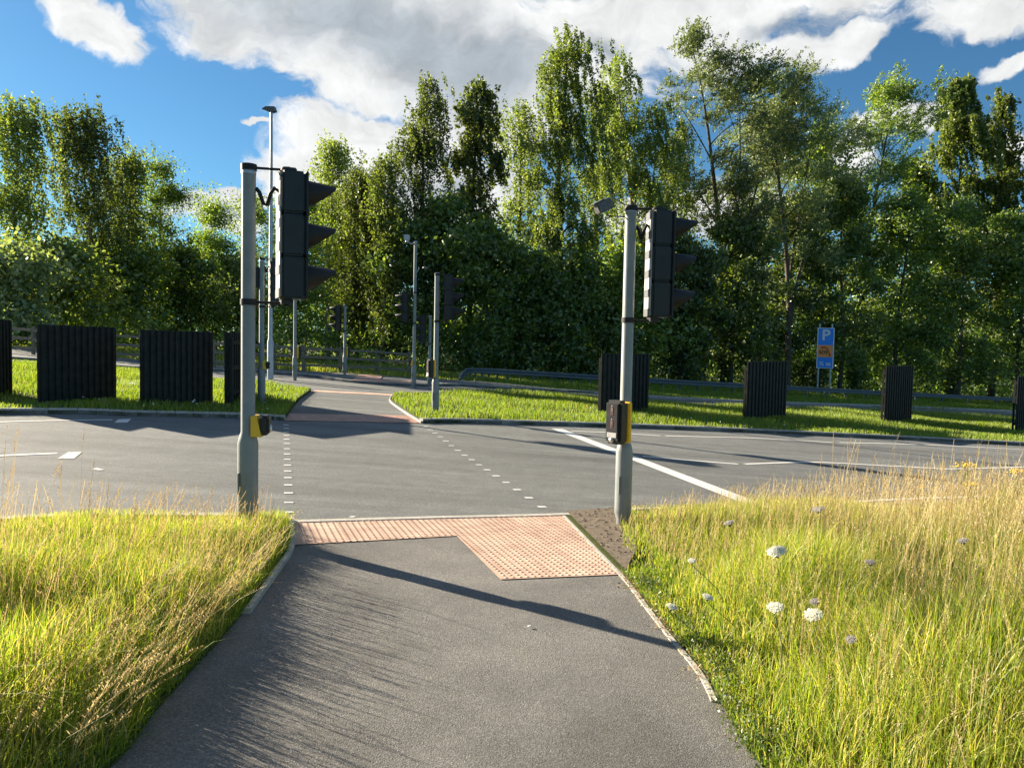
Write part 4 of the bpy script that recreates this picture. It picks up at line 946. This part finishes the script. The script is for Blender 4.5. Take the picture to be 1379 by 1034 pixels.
U_ = [(10, 36.5, 335, 62, 'maple', 'bright leafy bush tree low at the left frame edge'), (85, 41, 330, 60, 'maple', 'bright low tree beneath the broad left birch'), (170, 46, 335, 55, 'maple', 'low green tree behind the gap between the two left screens'),
      (250, 51, 330, 50, 'maple', 'low green tree behind the third screen from the left'), (320, 55, 345, 46, 'maple', 'low green tree just left of the large left signal pole'), (455, 53, 262, 50, 'maple', 'full green tree above the far fence signal'),
      (515, 50, 280, 46, 'maple', 'full green tree left of the camera mast'), (590, 46, 268, 50, 'dark', 'dark tree behind the signal on the right island'), (655, 45, 300, 50, 'maple', 'yellow green lit tree right of the right island signal'),
      (715, 47, 345, 48, 'dark', 'dark understorey tree below the tallest central birch'), (780, 48, 345, 50, 'dark', 'understorey tree left of the large right signal pole'), (845, 49, 332, 50, 'maple', 'understorey tree directly behind the large right signal pole'),
      (915, 50, 318, 50, 'dark', 'understorey tree directly behind the large right signal head'), (985, 54, 290, 58, 'maple', 'green tree below the tallest willow'), (1060, 58, 265, 62, 'dark', 'deep green tree behind the forked bare trunk'),
      (1130, 58, 240, 58, 'dark', 'deep green tree left above the parking sign'), (1205, 60, 265, 60, 'dark', 'dark tree right above the parking sign'), (1290, 60, 275, 65, 'dark', 'dark understorey tree below the large right birch'), (1370, 60, 290, 62, 'dark', 'dark understorey tree low at the right frame edge')]
for i, (cx, D, yt, hw, mt_, lab) in enumerate(U_):
    tree(cx, D-1, yt, hw, 'maple', lab, cb=.05, nl=26, n=14500 if cx > 650 else 10500 if cx > 350 else 7500, mat=('dark' if mt_ == 'dark' else 'maple' if cx > 650 else ['willow', 'birch', 'maple', 'maple'][i % 4]), size=.25, seed=50+i, name='understorey_tree', csz=1.15, group='understorey trees at the woodland edge')
# dense undergrowth behind fence and barrier, and the dark wood behind the front row
r = np.random.default_rng(77); cc = []
edge = [(-46, 30), (-32, 34.5), (-20, 38.5), (-8, 41.5), (-2, 43.5), (8, 49), (19, 56), (36, 63), (60, 74)]
for (a, b) in zip(edge[:-1], edge[1:]):
    L_ = math.hypot(b[0]-a[0], b[1]-a[1])
    for _ in range(int(L_*7)):
        t = r.random(); x = a[0]+(b[0]-a[0])*t+r.normal(0, .5); dd = abs(r.normal(0, 1.6)); y = a[1]+(b[1]-a[1])*t+dd
        hm = .6+dd*.9+.7*math.sin(x*.9)+.5*math.sin(x*2.3); cc.append((x, y, gz(x)+r.uniform(0, max(.5, hm))))
cc = np.array(cc); tag(leafcloud('undergrowth', cc, 40, .42, .20, 'maple', 78, flat=.8), kind='stuff')
cc = []
el_ = np.array([math.hypot(b[0]-a[0], b[1]-a[1]) for a, b in zip(edge[:-1], edge[1:])])
for _ in range(3300):
    t = r.random(); k = r.choice(len(el_), p=el_/el_.sum())
    if k < 3 and r.random() < .5: continue
    a, b = edge[k], edge[k+1]; dd = r.uniform(5, 13)+(9 if k < 4 else 0); x = a[0]+(b[0]-a[0])*t-dd*.25; y = a[1]+(b[1]-a[1])*t+dd
    cc.append((x, y, gz(x)+r.uniform(0, 1)**.8*(4.8+.9*math.sin(x*.35)+.6*math.sin(x*.9)+(3.6 if x > 6 else 0))))
cc = np.array(cc); tag(leafcloud('distant_woodland', cc, 26, .75, .42, 'dark', 79, flat=.8), kind='stuff')
